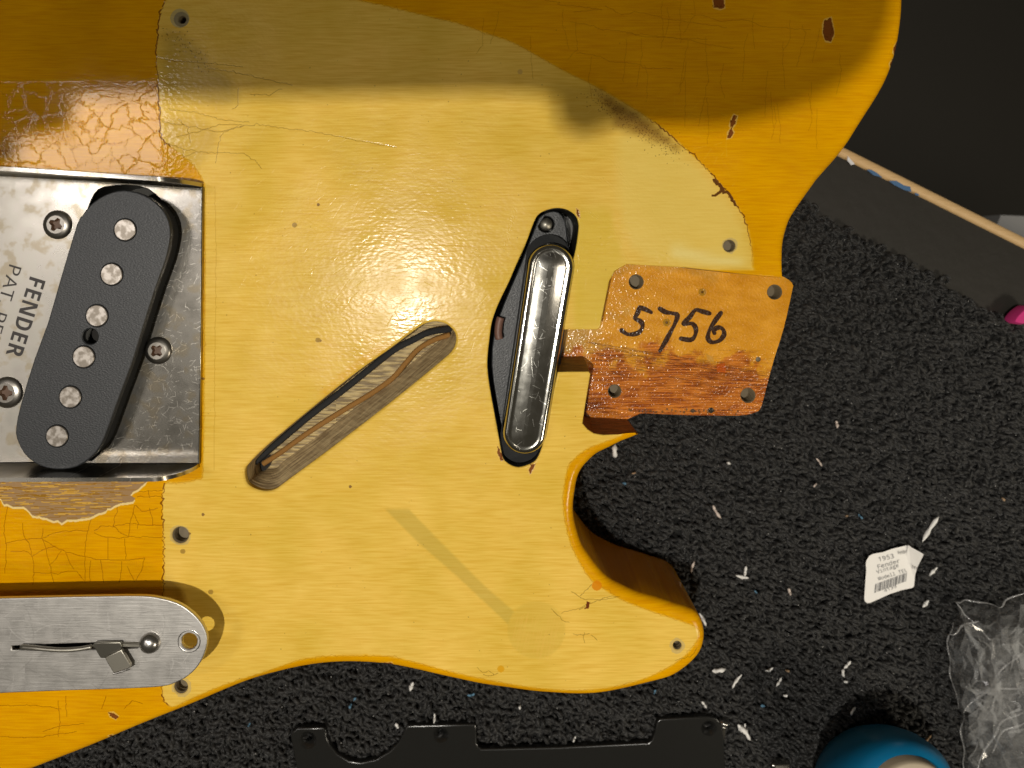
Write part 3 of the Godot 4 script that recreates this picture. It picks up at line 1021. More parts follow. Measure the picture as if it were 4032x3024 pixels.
	var heel := lows(smooth(pts([2470, 1651, 2508, 1634, 2539, 1628, 2702, 1634, 2905, 1636, 2973, 1624, 2996, 1604, 3014, 1540, 3046, 1420, 3086, 1292, 3118, 1150, 3122, 1122, 3108, 1104, 3082, 1088]), 3, false), FLOOR)
	var ol := outer_chain.duplicate()
	if is_cw: ol.append_array(heel)
	else:
		heel.reverse(); ol.append_array(heel)
	group(1)
	strip(loop(ol, FLOOR), loop(ol, 7.5))
	var l2 := loop(ol, 7.5)
	for k in 5:
		var th := PI / 2 * (k + 1) / 5.0
		var l3 := loop(inset(ol, 62.0 * (1.0 - cos(th))), 7.5 - 7.1 * sin(th))
		strip(l2, l3)
		l2 = l3
	cap(inset(ol, 62.0), [], 0.4, false)
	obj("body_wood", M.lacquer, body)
	# neck pocket
	begin()
	var fl := PackedVector2Array()
	fl.append_array(pts([2503, 1696, 2380, 1689, 2345, 1688, 2322, 1678, 2303, 1660, 2303, 1607, 2325, 1472, 2326, 1446, 2290, 1431, 2205, 1431, 2190, 1360, 2215, 1298, 2350, 1298, 2363, 1288, 2399, 1108, 2422, 1066, 2467, 1041, 2702, 1054, 2928, 1080, 3081, 1094]))
	var hh := heel.duplicate()
	if is_cw: hh.reverse()
	if hh[0].distance_to(Vector2(3159, 1090)) > 300: hh.reverse()
	fl.append_array(hh)
	var pocket_holes := []
	var ph := [[2505, 1110, 30], [3050, 1150, 30], [2420, 1540, 27], [2945, 1557, 30], [2985, 1415, 10]]
	for s in ph: pocket_holes.append(circle(low(Vector2(s[0], s[1]), FLOOR), s[2] * 1.07))
	fl = cw(fl)
	cap(fl, pocket_holes, FLOOR)
	obj("neck_pocket", M.pocket, body)
	# its walls
	var lipw := PackedVector2Array([Vector2(2513, 1709)])
	lipw.append_array(lip)
	lipw.append(Vector2(2196, 1465))
	var flw := pts([2503, 1696, 2380, 1689, 2345, 1688, 2322, 1678, 2303, 1660, 2303, 1607, 2325, 1472, 2320, 1431, 2200, 1431])
	begin()
	group(-1)
	strip_wall(lipw, TOP - 0.45, flw, FLOOR, 0, 5)
	obj("pocket_wall", M.brown_wood, body)
	begin()
	group(-1)
	strip_wall(lipw, TOP - 0.45, flw, FLOOR, 5, 8)
	obj("channel_wall", M.olive, body)
	var w2 := PackedVector2Array([Vector2(2215, 1298)])
	w2.append_array(lip2)
	w2.append(Vector2(3081, 1094))
	begin()
	group(-1)
	strip_wall(w2, TOP - 0.45, w2, FLOOR, 0, w2.size() - 1)
	obj("pocket_wall", M.brown_wood, body)
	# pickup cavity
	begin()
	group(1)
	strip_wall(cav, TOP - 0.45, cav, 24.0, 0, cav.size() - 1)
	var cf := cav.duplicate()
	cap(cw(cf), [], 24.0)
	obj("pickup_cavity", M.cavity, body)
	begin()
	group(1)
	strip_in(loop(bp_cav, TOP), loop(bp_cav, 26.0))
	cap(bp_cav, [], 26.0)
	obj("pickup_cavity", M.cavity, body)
	# wire channel: a steep wall on one side, a sloping one on the other
	begin()
	var fl2 := PackedVector2Array()
	var sd := Vector2(0.615, 0.788)
	var cc := slot.size()
	for i in cc:
		var e1 := (slot[(i + 1) % cc] - slot[(i - 1 + cc) % cc]).normalized()
		var nn := Vector2(-e1.y, e1.x)              # inwards
		fl2.append(slot[i] + nn * (6.0 + 56.0 * maxf(0.0, -nn.dot(sd))))
	group(1)
	strip_in(loop(slot, TOP - 0.6), loop(slot, TOP - 2.2))
	obj("slot_rim", M.lacquer, body)
	begin()
	group(1)
	strip_in(loop(slot, TOP - 2.2), loop(fl2, 31.5))
	obj("wire_channel", M.raw_wood, body)
	begin()
	cap(fl2, [], 31.5)
	obj("channel_floor", M.pale_wood, body)
	for t in [[[1000, 1852, 1020, 1815, 1062, 1790, 1076, 1808, 1060, 1838, 1040, 1856], 31.9], [[1735, 1350, 1752, 1335, 1768, 1322, 1772, 1345, 1752, 1368], 31.9]]:
		begin()
		cap(cw(lows(pts(t[0]), t[1])), [], t[1])
		obj("drilled_hole", M.dark, body)
	begin()
	tube(path3(pts([1775, 1293, 1761, 1297, 1691, 1308, 1623, 1340, 1546, 1381, 1443, 1462, 1352, 1535, 1216, 1639, 1103, 1734, 1008, 1815, 985, 1840]), 34.4), 0.0011, 9)
	obj("wire", M.cloth_black, body).set_meta("label", "black cloth covered wire")
	begin()
	tube(path3(pts([1772, 1318, 1759, 1322, 1705, 1340, 1646, 1376, 1601, 1426, 1546, 1489, 1465, 1548, 1352, 1616, 1216, 1702, 1103, 1783, 1036, 1826]), 33.4), 0.0009, 9)
	obj("wire", M.cloth_tan, body).set_meta("label", "orange brown cloth covered wire")
	# screw holes: threaded walls and a bottom
	for s in screw_holes: screw_hole(Vector2(s[0], s[1]), s[2], TOP - 0.25, 3.5 if s[2] > 12 else 1.2)
	for s in ph: screw_hole(low(Vector2(s[0], s[1]), FLOOR), s[2] * 1.07, FLOOR, 6.5 if s[2] > 12 else 0.8)

func strip_wall(a: PackedVector2Array, ha: float, b: PackedVector2Array, hb: float, i0: int, i1: int) -> void:
	for i in range(i0, i1):
		quad(Q(a[i], ha), Q(b[i], hb), Q(b[i + 1], hb), Q(a[i + 1], ha))

func screw_hole(c: Vector2, r: float, h: float, deep: float) -> void:
	begin()
	group(-1)
	var k := 0
	var steps := maxi(2, int(deep * 1.6))
	var last := loop(circle(c, r), h)
	for i in steps:
		var nx := loop(circle(c, r * (0.86 if i % 2 == 0 else 0.98)), h - deep * (i + 1) / steps)
		strip_in(last, nx)
		last = nx
	cap(cw(circle(c, r)), [], h - deep)
	obj("screw_hole", M.hole_wood, body)

# ------------------------------------------------------------------ bridge
func build_bridge() -> void:
	var b := Node3D.new()
	b.name = "bridge_plate"
	body.add_child(b)
	b.set_meta("label", "scratched chrome bridge plate")
	var h := 45.9
	var out := cw(lows(pts([-420, 655, 0, 690, 400, 711, 798, 735, 792, 1300, 785, 1828, 400, 1829, -420, 1830]), h))
	var hole := bridge_hole()
	slab("plate", out, [cw(hole)], 44.6, h, 0.35, M.bridge, b)
	# upturned side walls, the front corners rounded off
	for side in [0, 1]:
		var a := Vector2(792, 735.5) if side == 0 else Vector2(778, 1829)
		var e := Vector2(-420, 655) if side == 0 else Vector2(-420, 1831)
		var o := Vector2(0.1, -1.0).normalized() * 15.0 if side == 0 else Vector2(0, 15.0)
		a = low(a, h); e = low(e, h)
		var inner_lo := PackedVector3Array(); var inner_hi := PackedVector3Array(); var outer_lo := PackedVector3Array(); var outer_hi := PackedVector3Array(); var inner_mid := PackedVector3Array(); var outer_mid := PackedVector3Array()
		var dir := (e - a).normalized()
		for i in 15:
			var d := 100.0 * (1.0 - cos(PI / 2 * i / 12.0)) if i <= 12 else lerpf(100.0, a.distance_to(e), (i - 12) / 2.0)
			var hi := 0.3 + 13.0 * (sin(PI / 2 * minf(i, 12) / 12.0))
			var p := a + dir * d
			var f := 7.0        # radius of the bend at the foot
			inner_lo.append(Q(p - o.normalized() * f, h + 0.03)); inner_mid.append(Q(p, h + minf(0.6, hi * 0.5))); inner_hi.append(Q(p, h + hi))
			outer_hi.append(Q(p + o, h + hi)); outer_mid.append(Q(p + o, h)); outer_lo.append(Q(p + o, 44.6))
		begin()
		for pair in [[inner_lo, inner_mid, 1], [inner_mid, inner_hi, 1], [inner_hi, outer_hi, 2], [outer_hi, outer_mid, 3], [outer_mid, outer_lo, 3]]:
			group(pair[2])
			for i in 14:
				if side == 0: quad(pair[0][i], pair[1][i], pair[1][i + 1], pair[0][i + 1])
				else: quad(pair[0][i + 1], pair[1][i + 1], pair[1][i], pair[0][i])
		group(4)
		quad(inner_lo[0], inner_hi[0], outer_hi[0], outer_lo[0])
		obj("side_wall", M.bridge, b)
	for s in [[217, 884, 57, 0.5], [615, 1382, 54, 0.78], [18, 1548, 62, 0.05]]:
		phillips(low(Vector2(s[0], s[1]), h + 1.4), s[2] * 0.995, h, s[3], body, "bridge_screw")
	# stamped lettering
	var ang := atan2(-(1402.0 - 1084.0), (72.0 - 172.0))
	letters("FENDER", Vector2(118, 1088), Vector2(22, 1394), 64, h + 0.03, M.ink, b, "lettering", false, true)
	letters("PAT. PEND.", Vector2(36, 1040), Vector2(-86, 1440), 50, h + 0.03, M.ink, b)

func bridge_hole() -> PackedVector2Array:
	var h := 45.9
	return cw(lows(smooth(pts([410, 737, 500, 730, 582, 744, 635, 789, 667, 826, 692, 878, 696, 915, 690, 980, 660, 1060, 622, 1180, 557, 1346, 520, 1440, 480, 1538, 439, 1660, 415, 1738, 385, 1792, 335, 1826, 280, 1822, 250, 1826, 160, 1820, 110, 1780, 90, 1720, 95, 1660, 140, 1500, 200, 1300, 260, 1110, 320, 920, 345, 830, 372, 765]), 2, true), h))

func bridge_cavity() -> PackedVector2Array:
	return inset(bridge_hole(), -14.0)

func letters(text: String, from: Vector2, to: Vector2, tall: float, h: float, m: Material, parent: Node3D, called := "lettering", mono := false, bold := false) -> MeshInstance3D:
	# text whose baseline runs from one point to the other (drawing units); «tall» is the height of a capital
	var f := SystemFont.new()
	f.font_names = PackedStringArray(["Droid Sans Mono" if mono else "Droid Sans"])
	var tm := TextMesh.new()
	tm.text = text
	tm.font = f
	if bold: f.font_weight = 700
	tm.font_size = 64
	tm.pixel_size = 0.001
	tm.depth = 0.0
	tm.horizontal_alignment = HORIZONTAL_ALIGNMENT_LEFT
	tm.vertical_alignment = VERTICAL_ALIGNMENT_BOTTOM
	var box := tm.get_aabb()
	var a := P(from, h)
	var b := P(to, h)
	var x := (b - a)
	var sx := x.length() / maxf(box.size.x, 1e-6)
	var k := (EYE - h) / (EYE - TOP)
	var sy := tall * k / U / (64 * 0.714 * 0.001)
	var mi := MeshInstance3D.new()
	mi.name = called
	mi.mesh = tm
	mi.material_override = m
	var xd := x.normalized()
	var up := Vector3.UP
	var yd := up.cross(xd).normalized()
	var bas := Basis(xd * sx, yd * sy, up)
	mi.transform = Transform3D(bas, a - bas * Vector3(box.position.x, box.position.y, 0.0))
	parent.add_child(mi, true)
	return mi

func phillips(c: Vector2, r: float, h: float, turn: float, parent: Node3D, called: String) -> void:
	var s := Node3D.new()
	s.name = called
	parent.add_child(s, true)
	# oval head with a cross cut into it: the head is cut by the cross' outline
	var cross := PackedVector2Array()
	var w := r * 0.14
	var l := r * 0.47
	for i in 4:
		var t := turn + PI / 2 * i
		var u := Vector2.from_angle(t)
		var v := Vector2.from_angle(t + PI / 2)
		cross.append(c + u * l - v * w * 0.8); cross.append(c + u * l + v * w * 0.8); cross.append(c + u * w * 1.5 + v * w * 1.5)
	cross = cw(cross)
	begin()
	lathe(c, [[r, h + 0.02], [r, h + 0.25], [r * 0.93, h + 0.62], [r * 0.78, h + 0.98], [r * 0.62, h + 1.2]])
	cap(cw(circle(c, r * 0.62, 28)), [cross], h + 1.2)
	obj("head", M.screw, s)
	begin()
	group(-1)
	var bot := PackedVector2Array()
	for p in cross: bot.append(c + (p - c) * 0.7)
	strip_in(loop(cross, h + 1.2), loop(bot, h + 0.15))
	cap(bot, [], h + 0.15)
	obj("cross_slot", M.rust, s)

func build_bridge_pickup() -> void:
	var b := Node3D.new()
	b.name = "bridge_pickup"
	body.add_child(b)
	b.set_meta("label", "black slanted bridge pickup")
	var h := 53.0
	var out := cw(lows(smooth(pts([301, 885, 228, 1129, 187, 1271, 134, 1415, 81, 1590, 62, 1680, 65, 1729, 94, 1786, 134, 1822, 183, 1843, 244, 1849, 305, 1837, 358, 1802, 395, 1757, 427, 1680, 468, 1566, 521, 1424, 565, 1281, 610, 1140, 651, 1027, 668, 954, 671, 905, 659, 856, 631, 814, 590, 780, 541, 758, 488, 749, 439, 757, 391, 779, 350, 812, 322, 850]), 2, true), h))
	var poles := [[493, 905], [440, 1080], [382, 1243], [330, 1405], [277, 1563], [225, 1717]]
	var holes := [cw(circle(low(Vector2(355, 1325), h), 30, 20))]
	for p in poles: holes.append(cw(circle(low(Vector2(p[0], p[1]), h), 42, 24)))
	slab("bobbin", out, holes, 51.2, h, 0.4, M.fibre, b)
	begin()
	cap(circle(low(Vector2(355, 1325), h), 31, 20), [], 48.0)
	obj("centre_hole", M.dark, b)
	var i := 0
	for p in poles:
		begin()
		var c := low(Vector2(p[0], p[1]), h)
		lathe(c, [[41.0, 47.0], [41.0, 53.1]], 24)
		lathe(c, [[41.0, 53.1], [38.5, 53.3]], 24, 6)
		cap(circle(c, 38.5, 24), [], 53.3)
		obj("pole_piece", M.pole, b)
		i += 1
	# coil below the flange
	begin()
	strip(loop(inset(out, 9.0), 51.2), loop(inset(out, 9.0), 38.0))
	obj("coil", M.cloth_black, b)

func build_neck_pickup() -> void:
	var b := Node3D.new()
	b.name = "neck_pickup"
	body.add_child(b)
	b.set_meta("label", "chrome covered neck pickup")
	var top := 48.5
	var a0 := Vector2(2170, 1050)
	var a1 := Vector2(2066, 1707)
	begin()
	var base := cw(capsule(low(a0, top), low(a1, top), 90.0 * 0.985, 84.0 * 0.985, 18))
	var last := loop(inset(base, -6.0), 36.0)
	var rings := [[-4.0, 42.0], [-2.0, 46.4], [0.0, 47.3], [4.0, 47.95], [9.0, 48.35], [15.0, 48.5], [20.0, 48.55], [24.0, 48.44], [34.0, 48.46], [50.0, 48.56], [64.0, 48.62], [76.0, 48.65]]
	group(1)
	for r in rings:
		var nx := loop(inset(base, r[0]), r[1])
		strip(nx, last)
		last = nx
	cap(inset(base, 76.0), [], 48.65)
	obj("cover", M.cover, b)
	# fibre plate under it, with the mounting screw
	var plate := cw(lows(smooth(pts([2112, 880, 2130, 850, 2162, 833, 2200, 835, 2225, 870, 2235, 940, 2240, 1100, 2200, 1500, 2150, 1700, 2100, 1790, 2040, 1815, 1995, 1800, 1975, 1700, 1950, 1560, 1935, 1440, 1945, 1310, 1990, 1180, 2050, 1040]), 2, true), 37.0))
	var sc := low(Vector2(2150, 883), 37.0)
	slab("base_plate", plate, [cw(circle(sc, 33, 24))], 34.0, 37.0, 0.4, M.fibre, b)
	begin()
	lathe(sc, [[27.0, 34.5], [27.0, 36.6], [22.0, 37.3], [0.0, 37.5]], 24)
	obj("mounting_screw", M.dull, b)
	begin()
	var coil := cw(capsule(low(Vector2(2160, 1010), 41.0), low(Vector2(2048, 1740), 41.0), 88.0, 82.0, 16))
	cap(coil, [], 41.0)
	strip(loop(coil, 41.0), loop(coil, 36.0))
	obj("coil", M.cloth_black, b)
	begin()
	tube(path3(pts([1972, 1250, 1965, 1275, 1962, 1310, 1966, 1335]), 39.5), 0.0013, 10)
	obj("copper_lead", M.copper, b)

# ------------------------------------------------------------------ control plate
func build_control_plate() -> void:
	var t := thing("control_plate", "loose brushed steel control plate with a bent switch lever, lying on the lower left", "control plate")
	var h := 56.2
	var up := smooth(pts([-300, 2362, 0, 2356, 348, 2349, 546, 2347, 621, 2354, 695, 2374, 745, 2404, 785, 2443, 808, 2483, 815, 2523, 805, 2572, 780, 2622, 740, 2662, 695, 2687, 636, 2704, 497, 2712, 248, 2720, 0, 2730, -300, 2740]), 3, false)
	var a := up.duplicate()
	a.append_array(smooth(pts([-800, 2752, -980, 2735, -1070, 2660, -1100, 2555, -1070, 2450, -980, 2385, -800, 2368]), 3, false))
	a = cw(lows(a, h))
	var slot := cw(lows(pts([46, 2544, 120, 2539, 280, 2534, 460, 2528, 545, 2530, 556, 2542, 540, 2551, 460, 2556, 290, 2560, 130, 2561, 46, 2561]), h))
	var hc := low(Vector2(745, 2525), h)
	var plate := slab("plate", a, [slot, cw(circle(hc, 30, 28))], h - 1.3, h, 0.3, M.plate, t)
	begin()
	lathe(hc, [[43.0, h + 0.05], [41.0, h + 0.12], [31.0, h - 0.45], [28.5, h - 1.2]], 28)
	obj("countersink", M.steel, t)
	begin()
	var body_sw := cw(lows(pts([0, 2500, 560, 2490, 560, 2590, 0, 2600]), 54.0))
	strip(loop(body_sw, 54.2), loop(body_sw, 45.2))
	cap(body_sw, [], 46.0)
	obj("switch_frame", M.dark, t)
	# the slot's dark inside is open down to the frame; the blade stands up out of it
	begin()
	ribbon(path3(pts([85, 2546, 140, 2551, 200, 2557, 262, 2559, 320, 2554, 362, 2546]), [56.8, 57.6, 57.9, 57.9, 57.6, 57.4], 4), 0.0007, 0.0011)
	obj("lever_spring", M.dull, t)
	slab("lever_blade", cw(lows(pts([360, 2543, 372, 2531, 400, 2529, 474, 2529, 482, 2546, 478, 2556, 470, 2562, 444, 2576, 416, 2592, 396, 2592, 388, 2580, 374, 2556]), 57.6)), [], 56.7, 57.6, 0.25, M.dark_steel, t)
	slab("lever_tab", cw(lows(pts([412, 2590, 436, 2578, 478, 2558, 488, 2574, 514, 2618, 512, 2630, 500, 2636, 456, 2650, 446, 2650, 424, 2614]), 58.6)), [], 57.7, 58.6, 0.25, M.dull, t)
	begin()
	tube(path3(pts([446, 2650, 456, 2650, 500, 2636, 513, 2629]), 58.6, 3), 0.00035, 8)
	obj("folded_edge", M.steel, t)
	begin()
	block(lows(pts([476, 2531, 556, 2534, 556, 2548, 478, 2548]), 56.8), 55.5, 57.0)
	obj("lever_arm", M.dull, t)
	begin()
	var cs := low(Vector2(586, 2537), 57.2)
	var prof := []
	for i in 9:
		var th := PI / 2 * i / 8.0
		prof.append([39.0 * cos(th), h + 0.05 + 2.4 * sin(th)])
	lathe(cs, prof, 28)
	obj("round_screw", M.steel, t)

func ribbon(path: PackedVector3Array, half_h: float, half_w: float) -> void:
	tube(path, half_h, 8)

func block(a: PackedVector2Array, h0: float, h1: float) -> void:
	a = cw(a)
	group(-1)
	strip(loop(inset(a, 2.5), h1), loop(a, h1 - 0.2))
	strip(loop(a, h1 - 0.2), loop(a, h0))
	cap(inset(a, 2.5), [], h1)

# ------------------------------------------------------------------ things on the carpet
func build_pickguard() -> void:
	var t := thing("pickguard", "black plastic pickguard with round and straight cutouts on the carpet at the bottom", "pickguard")
	var h := 5.6
	var a := pts([1200, 3300, 1167, 3024, 1153, 2942, 1144, 2906, 1149, 2884, 1171, 2868, 1220, 2866, 1271, 2865, 1284, 2875, 1286, 2902, 1298, 2933, 1329, 2970, 1375, 2997, 1420, 3003, 1479, 2992, 1533, 2960, 1569, 2924, 1592, 2879, 1601, 2861, 1614, 2857, 1740, 2854, 1867, 2852, 1874, 2856,
		1876, 2880, 1877, 2925, 1884, 2942, 1898, 2950, 2200, 2943, 2552, 2926, 2568, 2915, 2580, 2880, 2588, 2842, 2600, 2832, 2700, 2826, 2790, 2822, 2822, 2828, 2842, 2850, 2850, 2885, 2856, 3024, 2850, 3300, 2500, 3560, 1700, 3600])
	a = cw(lows(a, h))
	var hs := []
	for c in [[1211, 2915, 17], [1736, 2895, 15], [2792, 2868, 15]]: hs.append([low(Vector2(c[0], c[1]), h), c[2]])
	var holes := []
	for x in hs: holes.append(cw(circle(x[0], x[1] * 2.1, 24)))
	slab("plate", a, holes, 3.4, h, 0.5, M.black_gloss, t)
	for x in hs:
		begin()
		group(1)
		strip_in(loop(cw(circle(x[0], x[1] * 2.1, 24)), h - 0.25), loop(cw(circle(x[0], x[1], 24)), h - 1.5))
		strip_in(loop(cw(circle(x[0], x[1], 24)), h - 1.5), loop(cw(circle(x[0], x[1], 24)), 3.4))
		obj("countersunk_hole", M.black_gloss, t)

func build_small_things() -> void:
	# price tag ----------------------------------------------------------
	var t := thing("price_tag", "small white price tag with a barcode, one corner folded, on the carpet at the right", "price tag")
	var h := 5.8
	var paper := mat(Color(0.86, 0.84, 0.80), 0.6)
	var full := pts([3411, 2208, 3422, 2190, 3437, 2181, 3477, 2174, 3513, 2161, 3563, 2149, 3578, 2147, 3590, 2156, 3634, 2180, 3636, 2187, 3612, 2234, 3603, 2266, 3599, 2308, 3592, 2315, 3549, 2324, 3504, 2339, 3458, 2360, 3426, 2374, 3415, 2375, 3406, 2368, 3403, 2357, 3408, 2281, 3411, 2245, 3409, 2225])
	var crease := PackedVector2Array([Vector2(3577, 2140), Vector2(3568, 2190), Vector2(3604, 2285), Vector2(3700, 2285), Vector2(3700, 2140)])
	begin()
	group(-1)
	for piece in Geometry2D.clip_polygons(full, crease): tag_piece(piece, h, 0.0)
	for piece in Geometry2D.intersect_polygons(full, crease): tag_piece(piece, h, 1.0)
	obj("paper", paper, t)
	letters("1953", Vector2(3462, 2211), Vector2(3521, 2197), 17, h + 0.12, M.print, t, "lettering", true)
	letters("Fender", Vector2(3537, 2184), Vector2(3572, 2178), 14, h + 0.4, M.print, t, "lettering", true)
	letters("Fender", Vector2(3458, 2240), Vector2(3545, 2215), 16, h + 0.12, M.print, t, "lettering", true)
	letters("Vintage", Vector2(3455, 2264), Vector2(3541, 2236), 14, h + 0.12, M.print, t, "lettering", true)
	letters("ter", Vector2(3588, 2236), Vector2(3611, 2244), 13, h + 1.6, M.print, t, "lettering", true)
	letters("Modell TEL", Vector2(3460, 2286), Vector2(3572, 2250), 13, h + 0.12, M.print, t, "lettering", true)
	letters("4139", Vector2(3484, 2332), Vector2(3531, 2313), 11, h + 0.12, M.print, t, "lettering", true)
	begin()
	group(-1)
	var x := 0.0
	while x < 1.0:
		var w := [0.012, 0.012, 0.022, 0.03][rng.randi() % 4] as float
		var a := Vector2(3447, 2300).lerp(Vector2(3571, 2254), x)
		var b := Vector2(3447, 2300).lerp(Vector2(3571, 2254), minf(1.0, x + w))
		var d := Vector2(-4, 35)
		quad(P(a, h + 0.12), P(b, h + 0.12), P(b + d, h + 0.12), P(a + d, h + 0.12))
		x += w + [0.012, 0.018, 0.028][rng.randi() % 3]
	obj("barcode", M.print, t)
	# clear plastic bag ----------------------------------------------------
	t = thing("plastic_bag", "crumpled clear plastic bag on the carpet at the lower right corner", "plastic bag")
	var film := mat(Color(0.80, 0.81, 0.81), 0.13)
	film.transparency = BaseMaterial3D.TRANSPARENCY_ALPHA
	film.albedo_color.a = 0.085
	var o1 := pts([3764, 2370, 3800, 2366, 3858, 2368, 3900, 2378, 3928, 2388, 3990, 2392, 4060, 2400, 4200, 2480, 4320, 2700, 4330, 3000, 4200, 3250, 4000, 3300, 3860, 3200, 3810, 3080, 3799, 3024, 3793, 2960, 3787, 2872, 3793, 2807, 3778, 2795, 3752, 2696, 3737, 2608, 3734, 2520, 3752, 2449, 3785, 2405])
	var o2 := pts([3925, 2392, 3960, 2365, 4032, 2326, 4150, 2290, 4300, 2400, 4350, 2800, 4200, 3150, 4000, 3200, 3900, 3060, 3850, 2860, 3862, 2650, 3900, 2480])
	bag_sheet(smooth(o1, 2, true), 11.0, 17.0, 3, film, t, "film")
	bag_sheet(smooth(o2, 2, true), 20.0, 16.0, 8, film, t, "film")
	var fold := film.duplicate()
	fold.albedo_color = Color(0.9, 0.9, 0.9, 0.2)  # whiter than the film: the creases' highlights are put into the colour
	for l in [[[3764, 2372, 3800, 2420, 3835, 2452], 15.0], [[3745, 2500, 3790, 2470, 3850, 2440], 16.0], [[3845, 2458, 3876, 2492, 3895, 2515, 3942, 2520], 17.0], [[4040, 2545, 3960, 2630, 3880, 2720, 3795, 2806], 18.0],
			[[4040, 2790, 3960, 2840, 3900, 2910, 3850, 3040], 16.0], [[4036, 2840, 3960, 2880, 3900, 2960], 17.0], [[4040, 2700, 3940, 2716, 3900, 2730], 17.0], [[3930, 2392, 3965, 2368, 4040, 2325], 22.0], [[3764, 2371, 3800, 2367, 3858, 2369, 3928, 2389], 8.0], [[3752, 2449, 3735, 2520, 3738, 2610, 3753, 2697, 3779, 2796], 5.0], [[3793, 2806, 3787, 2872, 3793, 2960, 3800, 3040], 5.0]]:
		begin()
		var line := path3(pts(l[0]), l[1], 6)
		for i in line.size(): line[i].y += 0.0008 * sin(i * 0.7)
		var rs := []
		for i in line.size(): rs.append(0.0001 + rng.randf_range(0.00012, 0.00034) * sin(PI * i / (line.size() - 1.0)))
		tube(line, rs, 6)
		obj("fold", fold, t)
	# blue bottle with a cream lid -----------------------------------------
	t = thing("bottle", "glossy blue bottle with a cream lid standing at the bottom edge beside the bag", "bottle")
	var blue := mat(Color(0.001, 0.17, 0.36), 0.35)
	var cream := mat(Color(0.46, 0.39, 0.28), 0.5)
	var c0 := low(Vector2(3425, 3085), 4.0)
	var c1 := low(Vector2(3582, 3140), 42.0)
	begin()
	group(1)
	var last := PackedVector3Array()
	for r in [[250.0, 3.0], [268.0, 6.0], [274.0, 14.0], [268.0, 22.0], [250.0, 30.0], [222.0, 36.0], [190.0, 39.5], [160.0, 41.0]]:
		var f: float = (r[1] - 3.0) / 39.0
		var nx := loop(circle(c0.lerp(c1, f), r[0], 48), r[1])
		if last.size(): strip(nx, last)
		last = nx
	obj("bottle_body", blue, t)
	begin()
	group(1)
	last = loop(circle(c1, 158, 48), 40.5)
	for r in [[160.0, 43.0], [158.0, 44.0], [152.0, 44.6], [60.0, 44.8], [0.5, 44.8]]:
		var nx := loop(circle(c1, r[0], 48), r[1])
		strip(nx, last)
		last = nx
	obj("lid", cream, t)
	# small screw beside the pickguard ---------------------------------------
	t = thing("wood_screw", "small nickel screw on the carpet beside the pickguard's right corner", "screw")
	begin()
	tube(PackedVector3Array([P(Vector2(2853, 2838), 5.4), P(Vector2(2852, 2846), 5.4), P(Vector2(2851, 2860), 5.4)]), [0.0020, 0.0020, 0.0009], 14)
	obj("head", M.steel, t)
	begin()
	var pth := PackedVector3Array()
	var rs := []
	for i in 19:
		var f := i / 18.0
		pth.append(P(Vector2(2851, 2860).lerp(Vector2(2846, 2914), f), 5.4 - f))
		rs.append((0.0010 if i % 2 == 0 else 0.00072) * (1.0 - 0.35 * f))
	tube(pth, rs, 10)
	obj("thread", M.steel, t)
	t = thing("metal_saddle", "small nickel fitting on the carpet at the bottom edge, between the pickguard and bottle", "metal fitting")
	begin()
	block(lows(pts([3052, 3014, 3110, 3012, 3112, 3060, 3050, 3062]), 7.0), 3.0, 7.0)
	tube(PackedVector3Array([P(Vector2(3040, 3008), 5.5), P(Vector2(3056, 3022), 5.5)]), 0.0007, 10)
	obj("fitting_body", M.steel, t)
	# pink foam at the right edge
	t = thing("foam_scrap", "magenta pink foam scrap on the carpet at the right edge", "foam scrap")
	begin()
	var pk := cw(lows(smooth(pts([3984, 1268, 3992, 1246, 4015, 1222, 4045, 1205, 4075, 1215, 4080, 1250, 4040, 1276, 4010, 1278]), 3, true), 6.0))
	group(1)
	strip(loop(inset(pk, 8), 7.0), loop(pk, 5.0))
	strip(loop(pk, 5.0), loop(pk, 2.0))
	cap(inset(pk, 8), [], 7.0)
	obj("foam", mat(Color(0.60, 0.03, 0.20), 0.8), t)

func tag_piece(a: PackedVector2Array, h: float, fold: float) -> void:
	var d := PackedVector2Array(a)
	var b := PackedVector2Array()
	for i in d.size():             # subdivide so that the paper can curl
		for k in 3: b.append(d[i].lerp(d[(i + 1) % d.size()], k / 3.0))
	var ids := Geometry2D.triangulate_polygon(b)
	for i in range(0, ids.size(), 3):
		var v := []
		for j in 3:
			var p := b[ids[i + j]]
			var up := 0.0
			if fold > 0: up = clampf((p.x - 3568 - (p.y - 2190) * 0.38 * (1.0 if p.y > 2190 else 0.4)) / 60.0, 0.0, 1.2) * 3.4
			v.append([p, h + up])
		var pa: Vector2 = v[0][0]
		if (v[1][0] - pa).cross(v[2][0] - pa) < 0: v.reverse()
		tri(P(v[0][0], v[0][1]), P(v[1][0], v[1][1]), P(v[2][0], v[2][1]))

